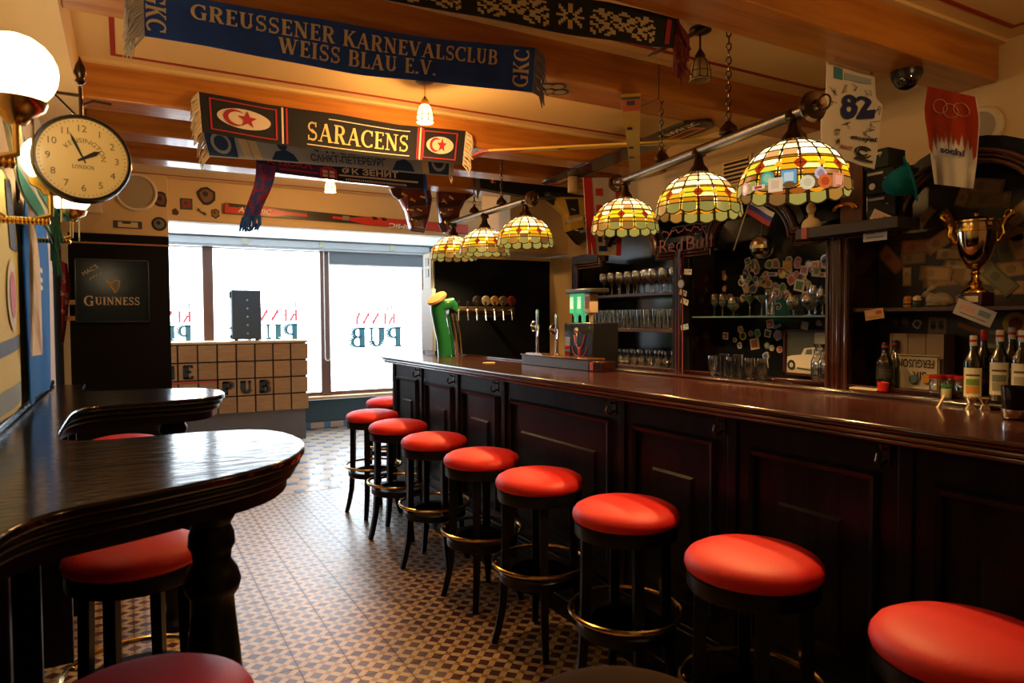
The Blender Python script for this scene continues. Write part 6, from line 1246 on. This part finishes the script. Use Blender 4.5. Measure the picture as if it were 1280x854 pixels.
# left wall clothes
XL = -.335; n_ = (1, 0, 0); W = lambda a, b: pt(a, b, 'x', XL)
def box_fn(y0, y1, z1, z0, wav=.012, wf=8, neck=.1, x=XL):
    def fn(u, v):
        y = y0 + (y1 - y0) * u; s = (.75 + .25 * min(1, v * 4)); y = (y0 + y1) / 2 + (y - (y0 + y1) / 2) * s; z = z1 + (z0 - z1) * v - (neck * max(0, 1 - abs(u - .5) * 4) * .3 if v == 0 else 0)
        return Vector((x + wav * (.2 + v) * (math.sin(u * wf + v * 1.4) + .4 * math.sin(u * wf * 2.3)) * .6, y, z))
    return fn
YJ = M('yellow_jersey', (.80, .72, .22), .8); fn = box_fn(2.05, 3.08, 2.02, 1.22, .006)
t = garment('football_shirt', 'yellow football shirt with dark bands hanging on the left wall', 'shirt', fn, YJ, n_, 'shirts on the left wall', 30, 16)
def wallband(u0, u1, v0, v1, mat, slope=0, off=.004): 
    part('shirt_band', MB().add([fn(u0 + (u1 - u0) * i / 20, vv + slope * i / 20) + Vector((off, 0, 0)) for vv in (v0, v1) for i in range(21)], [(i, i + 1, 22 + i, 21 + i) for i in range(20)]), mat, t, smooth=False)
DG = M('dark_grey_print', (.03, .035, .05), .7); wallband(.03, .97, .73, .79, DG, -.06); wallband(.03, .97, .90, .99, M('pale_blue_cloth', (.32, .42, .46), .8), -.02); wallband(.80, .97, .02, .30, DG, .0)
decal(t, fn, [(.80 + .10 * math.cos(q), .50 + .15 * math.sin(q)) for q in [2 * PI * i / 20 for i in range(20)]], M('pale_yellow_print', (.7, .64, .38), .7), n_, .005); decal(t, fn, [(.80 + .06 * math.cos(q), .50 + .10 * math.sin(q)) for q in [2 * PI * i / 20 for i in range(20)]], M('pink_print', (.62, .10, .13), .7), n_, .007)
fn = box_fn(3.28, 4.30, 2.06, 1.20, .014, 9); t = garment('football_shirt', 'bright blue football shirt hanging behind the white scarf on the left wall', 'shirt', fn, M('blue_jersey', (.008, .17, .70), .8, spec=.15), n_, 'shirts on the left wall', 26, 14)
for v0 in (.34, .39, .43): decal(t, fn, [(.12, v0), (.52, v0), (.52, v0 + .022), (.12, v0 + .022)], PAPER, n_, .02)
def strip(p0, p1, w0, w1, wav=.02):
    A, B = Vector(p0), Vector(p1)
    def fn(u, v): p = A.lerp(B, v); p.y += (w0 + (w1 - w0) * v) * (u - .5); p.x += wav * math.sin(u * 6 + v * 4) * .5; return p
    return fn
fn = strip((-.30, 3.22, 1.98), (-.29, 3.20, 1.40), .16, .24); t = garment('hanging_scarf', 'white and tan scarf hanging on a hook before the blue shirt', 'scarf', fn, M('tan_cloth', (.46, .33, .22), .8, c2=(.80, .76, .72), ns=4, st=(1, 2, .5), lo=.42, hi=.5), n_, 'scarves on the left wall', 8, 14)
part('hook_loop', MB().tube([(-.34 + .0, 3.2 + .03 * math.cos(q), 2.03 + .05 * math.sin(q)) for q in [2 * PI * i / 14 for i in range(14)]], .004, 5, closed=True), BRONZE, t)
fn = strip((-.29, 2.35, 2.22), (-.27, 3.55, 1.93), .10, .12, .03)
def fn2(u, v, f=fn): p = f(.5, v); p.z += (u - .5) * .16; p.x += .012 * math.sin(u * 5 + v * 9); return p
t = garment('hanging_scarf', 'green and white scarf slung along the wall below the globe lamps', 'scarf', fn2, M('green_white_knit', (.55, .60, .52), .8), n_, 'scarves on the left wall', 6, 20)
part('green_edge', MB().add([fn2(u, v / 16) + Vector((.005, 0, 0)) for v in range(17) for u in (.0, .26)], [(2 * i, 2 * i + 2, 2 * i + 3, 2 * i + 1) for i in range(16)]).add([fn2(u, v / 16) + Vector((.005, 0, 0)) for v in range(17) for u in (.82, 1)], [(2 * i, 2 * i + 2, 2 * i + 3, 2 * i + 1) for i in range(16)]), M('sea_green_cloth', (.03, .30, .20), .8), t, smooth=False)
m = MB(); R = random.Random(6)
for i in range(18): p = fn2(i / 17, .98); m.tube([p, p + Vector((.01, .03, -.04)), p + Vector((R.uniform(0, .03), R.uniform(.02, .06), -.14))], [.006, .007, .004], 5)
part('fringe', m, M('dark_green_fringe', (.02, .10, .06), .9), t, kind='stuff')
a, b = pt(75, 330, 'y', 6.4), pt(88, 408, 'y', 6.4)
fn = shaped([(75, 325), (75, 365), (76, 400), (77, 430)], [(84, 330), (88, 360), (86, 385), (80, 430)], lambda p, q: pt(p, q, 'y', 6.4), .012, 'y'); t = garment('football_shirt', 'dark red striped shirt hanging at the far end beside the bar mirror', 'shirt', fn, M('wine_jersey', (.22, .012, .03), .7, c2=(.45, .40, .38), ns=9, lo=.55, hi=.6), (0, -1, 0), 'shirts on the left wall', 8, 10)
for py in (378, 398): c = pt(87, py, 'y', 6.42); part('wooden_peg', MB().box((c[0] - .03, 6.40, c[2] - .018), (c[0] + .035, 6.44, c[2] + .018)), OAK, t)
# ---------------------------------------------------------------- skis, board, boots, camera under the ceiling
def flat_board(name, label, p0, p1, w0, w1, mat, z, th=.014, tip=.0, group=None):
    p0, p1 = Vector((p0[0], p0[1], 0)), Vector((p1[0], p1[1], 0)); d = (p1 - p0); Ln = d.length; d.normalize(); n = Vector((-d.y, d.x, 0)); k = 24; P = []
    for s in (1, -1):
        row = []
        for i in range(k + 1):
            f = i / k; w_ = (w0 + (w1 - w0) * f) / 2 * (1 - .12 * math.sin(PI * f)); e = min(f, 1 - f) * Ln
            if tip and e < tip: w_ *= math.sqrt(max(0.02, 1 - (1 - e / tip) ** 2))
            row.append((p0 + d * Ln * f + n * s * w_))
        P += row if s == 1 else row[::-1]
    t = thing(name, label, 'ski' if 'ski' in name else 'board', (*((p0 + p1) / 2)[:2], z), group)
    part('board', MB().prism([(q.x, q.y) for q in P][::-1], z, z + th), mat, t); return t, lambda u, v: p0 + d * Ln * u + n * v
ZK = 2.632
ZY = 2.600
YS_ = M('yellow_ski_base', (.62, .40, .08), .3); 
a, b = pt(788, 121, 'z', ZY), pt(794, 216, 'z', ZY)
t, S = flat_board('yellow_ski', 'yellow ski with orange tail fixed under the beams, end towards the camera', a, b, .098, .08, YS_, ZY, .014, group='skis under the beams')
def under(t, S, pts, mat, name, z=ZK, dz=.0015): part(name, MB().add([(S(u, v).x, S(u, v).y, z - dz) for u, v in pts], [tuple(range(len(pts)))]), mat, t, smooth=False)
OR = M('orange_fade', (.55, .10, .02), .3); under(t, S, [(.0, -.045), (.13, -.043), (.13, .043), (0, .045)], OR, 'orange_tail', ZY); under(t, S, [(.03, -.02), (.07, -.02), (.07, .02), (.03, .02)], BLACKP, 'tail_print', ZY, .003); under(t, S, [(.0, -.046), (.018, -.046), (.018, .046), (0, .046)], BLACKP, 'tail_cap', ZY, .003)
for u in (.30, .55, .70): under(t, S, [(u, .0), (u + .03, .0), (u + .03, .03), (u, .03)], BLACKP, 'ski_print', ZY, .003)
part('ski_edge', MB().box((0, 0, 0), (.001, .001, .001)).move((*S(.5, .04)[:2], ZK)), STEEL, t) if False else None
a, b = pt(612, 191, 'z', ZK - .016), pt(905, 176, 'z', ZK - .016)
t, S = flat_board('yellow_ski', 'long yellow ski crossing under the beams with a red upturned tip', a, b, .075, .08, YS_, ZK - .016, .013, group='skis under the beams')
tipv = [S(0, 0) + (S(0, 0) - S(1, 0)).normalized() * s for s in (0, .05, .10, .15)]
pn = (S(0, .04) - S(0, -.04)) / 2
m = MB(); vs = []
for i, q in enumerate(tipv):
    w_ = (1, .95, .75, .2)[i]; z = ZK - .016 - (0, .006, .022, .05)[i]; vs += [(*(q + pn * w_)[:2], z), (*(q - pn * w_)[:2], z), (*(q + pn * w_)[:2], z + .012), (*(q - pn * w_)[:2], z + .012)]
fs = []
for i in range(3): a_ = 4 * i; b2 = a_ + 4; fs += [(a_, a_ + 1, b2 + 1, b2), (a_ + 2, b2 + 2, b2 + 3, a_ + 3), (a_, b2, b2 + 2, a_ + 2), (a_ + 1, a_ + 3, b2 + 3, b2 + 1)]
part('red_tip', m.add(vs, fs + [(12, 13, 15, 14)]), M('red_orange_tip', (.60, .06, .02), .3), t); under(t, S, [(.0, -.037), (.16, -.036), (.12, .036), (0, .037)], OR, 'orange_tip', ZK - .016)
for u in (.30, .62): under(t, S, [(u, -.03), (u + .05, -.03), (u + .03, .0), (u + .01, .01)], BLACKP, 'ski_print', ZK - .016, .003)
under(t, S, [(.66, -.012), (.72, -.012), (.72, .012), (.66, .012)], M('ski_white', (.6, .5, .3), .4), 'ski_print', ZK - .016, .003)
a, b = pt(886, 152, 'z', ZK + .0), pt(684, 232, 'z', ZK + .0)
t, S = flat_board('snowboard', 'dark wide snowboard with green edge fixed under the beams', a, b, .24, .20, M('black_board_base', (.018, .016, .014), .25), ZK, .0145, .14)
under(t, S, [(.05, -.07), (.22, -.09), (.24, .0), (.06, .01)], M('orange_picture', (.62, .20, .07), .5), 'board_picture'); under(t, S, [(.08, -.05), (.16, -.06), (.18, -.02), (.09, -.01)], M('dark_picture', (.10, .03, .02), .4), 'board_picture', dz=.003)
gm = MB()
for i in range(20): f0, f1 = .08 + .84 * i / 20, .08 + .84 * (i + 1) / 20; w_ = lambda f: (.24 + (-.04) * f) / 2 * (1 - .12 * math.sin(PI * f)) ; q = [(f0, -w_(f0)), (f1, -w_(f1)), (f1, -w_(f1) + .008), (f0, -w_(f0) + .008)]; gm.add([(S(u, v).x, S(u, v).y, ZK - .0015) for u, v in q], [(0, 1, 2, 3)])
part('green_edge', gm, M('lime_edge', (.16, .30, .06), .4), t, smooth=False)
v, f, wd = sans('FANATIC', .05, .02)
for u0, off_, k, mt in ((.02, .075, .30, M('tan_print', (.8, .62, .36), .6)), (.80, .01, .26, M('tan_print', (.8, .62, .36), .6))):
    part('board_lettering', MB().flat([(x_ / wd * k, y_) for x_, y_ in v], [q[::-1] for q in f], lambda x_, y_: (S(u0 + (k - x_) / 2.1 * 1.0, off_ - y_).x, S(u0 + (k - x_) / 2.1, off_ - y_).y, ZK - .003)), mt, t, smooth=False)
under(t, S, [(.93, -.05), (.97, -.04), (.985, .02), (.95, .05), (.925, .03)], M('red_logo', (.45, .05, .02), .5), 'board_logo', dz=.003); under(t, S, [(.945, -.015), (.965, -.01), (.962, .015), (.945, .02)], BLACKP, 'board_logo_cut', dz=.004)
c = pt(716, 231, 'y', 4.45); k = thing('wooden_block', 'small turned wooden block hanging at the left of the red and white jersey', 'block', (c[0], 4.45, c[2] - .05)); part('block', MB().lathe([(.038, -.06), (.04, -.055), (.04, .055), (.038, .06)], c, 18), M('pale_wood_block', (.36, .22, .08), .5), k); part('block_bracket', MB().box((c[0] + .03, 4.42, c[2] + .03), (c[0] + .15, 4.47, c[2] + .055)).box((c[0] - .006, 4.44, c[2] + .055), (c[0] + .006, 4.46, ZB)), M('red_brown_wood', (.22, .06, .025), .5), k)
c = pt(848, 52, 'y', 2.28); k = thing('dark_ski', 'dark ski tip poking out behind the red scarf tassels', 'ski', (c[0], 2.28, c[2])); a, b = Vector(pt(812, 69, 'y', 2.28)), Vector(pt(884, 34, 'y', 2.30)); part('blade', MB().tube([a, a.lerp(b, .1), b, b + (b - a) * .6], [.012, .03, .034, .034], 6, flat=.3), M('dark_ski_brown', (.03, .015, .010), .3), k)
def boot(label, P, y, mat, th, buckles, extra=(), group='ski boots hanging by their toes'):
    Q = [pt(a, b, 'y', y) for a, b in P]; cx, cz = sum(q[0] for q in Q) / len(Q), sum(q[2] for q in Q) / len(Q); n = len(Q)
    t = thing('ski_boot', label, 'boot', (cx, y, min(q[2] for q in Q)), group)
    vs = []
    for dy, s in ((-th, .80), (-th * .8, .93), (-th * .45, 1), (th * .45, 1), (th * .8, .93), (th, .80)): vs += [(cx + (q[0] - cx) * s, y + dy, cz + (q[2] - cz) * (s * .6 + .4)) for q in Q]
    fs = [tuple(range(n)), tuple(range(6 * n - 1, 5 * n - 1, -1))] + [(k * n + i, (k + 1) * n + i, (k + 1) * n + (i + 1) % n, k * n + (i + 1) % n) for k in range(5) for i in range(n)]
    part('shell', MB().add(vs, fs), mat, t, ang=.9, bevel=.008)
    zt_ = max(q[2] for q in Q); xs_ = [q[0] for q in Q if q[2] > zt_ - .06]
    part('sole', MB().box((min(xs_) + .01, y - th * .7, zt_ - .02), (max(xs_) - .005, y + th * .7, zt_ + .012)), BLACKP, t, bevel=.006)
    for px, py, q in buckles:
        c = pt(px, py, 'y', y - th * .93); part('buckle', MB().obox(c, (.055, .016, .016), (0, q, 0)).ball((c[0] - .02, c[1] - .01, c[2]), .010, 8), CHROME if 'yellow' in label else BRASS, t, bevel=.003)
    for pp, em in extra:
        E_ = [pt(a, b, 'y', y - th * .9) for a, b in pp]; part('shell_panel', MB().prism([(q[0], q[2]) for q in E_], y - th - .004, y - th * .5, 'xz'), em, t, bevel=.003)
    lo = sorted(Q, key=lambda q: q[2])[:2]; part('cuff_liner', MB().tube([lo[0] + np.array([0, 0, .02]), lo[1] + np.array([0, 0, .015])], .026, 10).move((0, 0, -.004)), M('dark_liner', (.012, .016, .022), .6), t)
    part('hanging_strap', MB().tube([(cx, y, zt_), (cx + .01, y, min(ZC, zt_ + .12))], .004, 6), BLACKP, t); return t
BUR = M('burgundy_shell', (.10, .014, .016), .28, coat=.3)
DBR = M('dark_burgundy_panel', (.03, .006, .008), .3)
boot('burgundy ski boot hanging upside down, toe pointing left', [(487, 236), (505, 232), (536, 232), (539, 250), (535, 272), (530, 290), (513, 287), (507, 264), (500, 250), (491, 244)], 5.64, BUR, .055, [(505, 243, .5), (516, 250, .6), (513, 262, .1), (517, 275, .1), (528, 246, .2), (524, 262, .3)], [([(487, 236), (500, 233), (504, 246), (498, 250), (491, 244)], DBR), ([(510, 252), (538, 248), (537, 256), (509, 260)], DBR), ([(512, 272), (535, 268), (534, 274), (512, 278)], DBR)])
boot('burgundy ski boot hanging upside down, toe pointing right', [(546, 240), (560, 234), (590, 236), (592, 244), (580, 252), (573, 266), (571, 280), (556, 292), (551, 280), (547, 258)], 5.64, BUR, .055, [(556, 252, .9), (564, 247, .5), (563, 262, -.2), (560, 276, -.2), (554, 266, .4)], [([(578, 235), (590, 236), (592, 244), (582, 250)], DBR), ([(547, 254), (578, 250), (575, 258), (548, 261)], DBR), ([(551, 272), (572, 268), (571, 275), (552, 278)], DBR)])
boot('yellow and black ski boot hanging near the vent grille', [(682, 250), (700, 246), (731, 247), (736, 258), (727, 272), (729, 286), (736, 296), (722, 306), (708, 290), (704, 268), (692, 257)], 5.1, M('yellow_shell', (.62, .38, .06), .35), .055, [(716, 262, .3), (716, 275, .1), (720, 288, .2)], [([(706, 249), (722, 249), (724, 268), (712, 270)], BLACKP), ([(708, 290), (728, 284), (736, 296), (722, 306)], BLACKP), ([(682, 250), (694, 248), (692, 257)], BLACKP), ([(706, 274), (728, 270), (728, 276), (708, 280)], CHROME)])
c = pt(1147, 99, 'z', 2.60); k = thing('dome_camera', 'black dome security camera fixed under the beam between the two bibs', 'camera', (c[0], 1.88, ZB - .08)); c = (c[0], 1.88)
part('housing', MB().lathe([(.066, 0), (.066, -.02), (.06, -.035)][::-1], (*c, ZB), 28), BLACKP, k); part('dome', MB().lathe([(.058 * math.cos(q), -.035 - .05 * math.sin(q)) for q in [PI / 2 * i / 8 for i in range(9)]][::-1], (*c, ZB), 28), M('smoked_dome', (.006, .006, .008), .04, spec=1, coat=1), k)
for px, py in ((683, 108), (697, 108), (685, 114), (700, 115)):
    c = pt(px, py, 'z', ZB - .0015); single('beam_badge', MB().lathe([(.045, -.0015), (.045, .0015)], c, 20).lathe([(0, -.0025), (.03, -.0025), (.03, -.0016)], c, 16, mi=1), [M('badge_dark', (.03, .02, .01), .5), M('badge_tan', (.30, .18, .07), .5)], 'round dark-rimmed badge under the near beam, %s of the cluster of four' % {683: 'front left', 697: 'front right', 685: 'back left', 700: 'back right'}[px], 'sticker', 'badges under the near beam')
a, b = pt(537, 440, 'x', 2.437), pt(545, 363, 'x', 2.437)
k = thing('switch_cabinet', 'tall pale blue switch cabinet on the partition end beside the green column', 'cabinet', (2.42, 5.86, 1.24)); part('door', MB().box((2.405, 5.70, 1.24), (2.437, 5.965, 1.80)), PALEBLUE, k, bevel=.005); part('switch_panel', MB().box((2.425, 5.78, 1.80), (2.437, 5.965, 2.12)), PALEBLUE, k, bevel=.003)
for z in (1.95, 2.05): part('rocker_switch', MB().box((2.42, 5.83, z - .035), (2.426, 5.90, z + .035)), BLACKP, k)
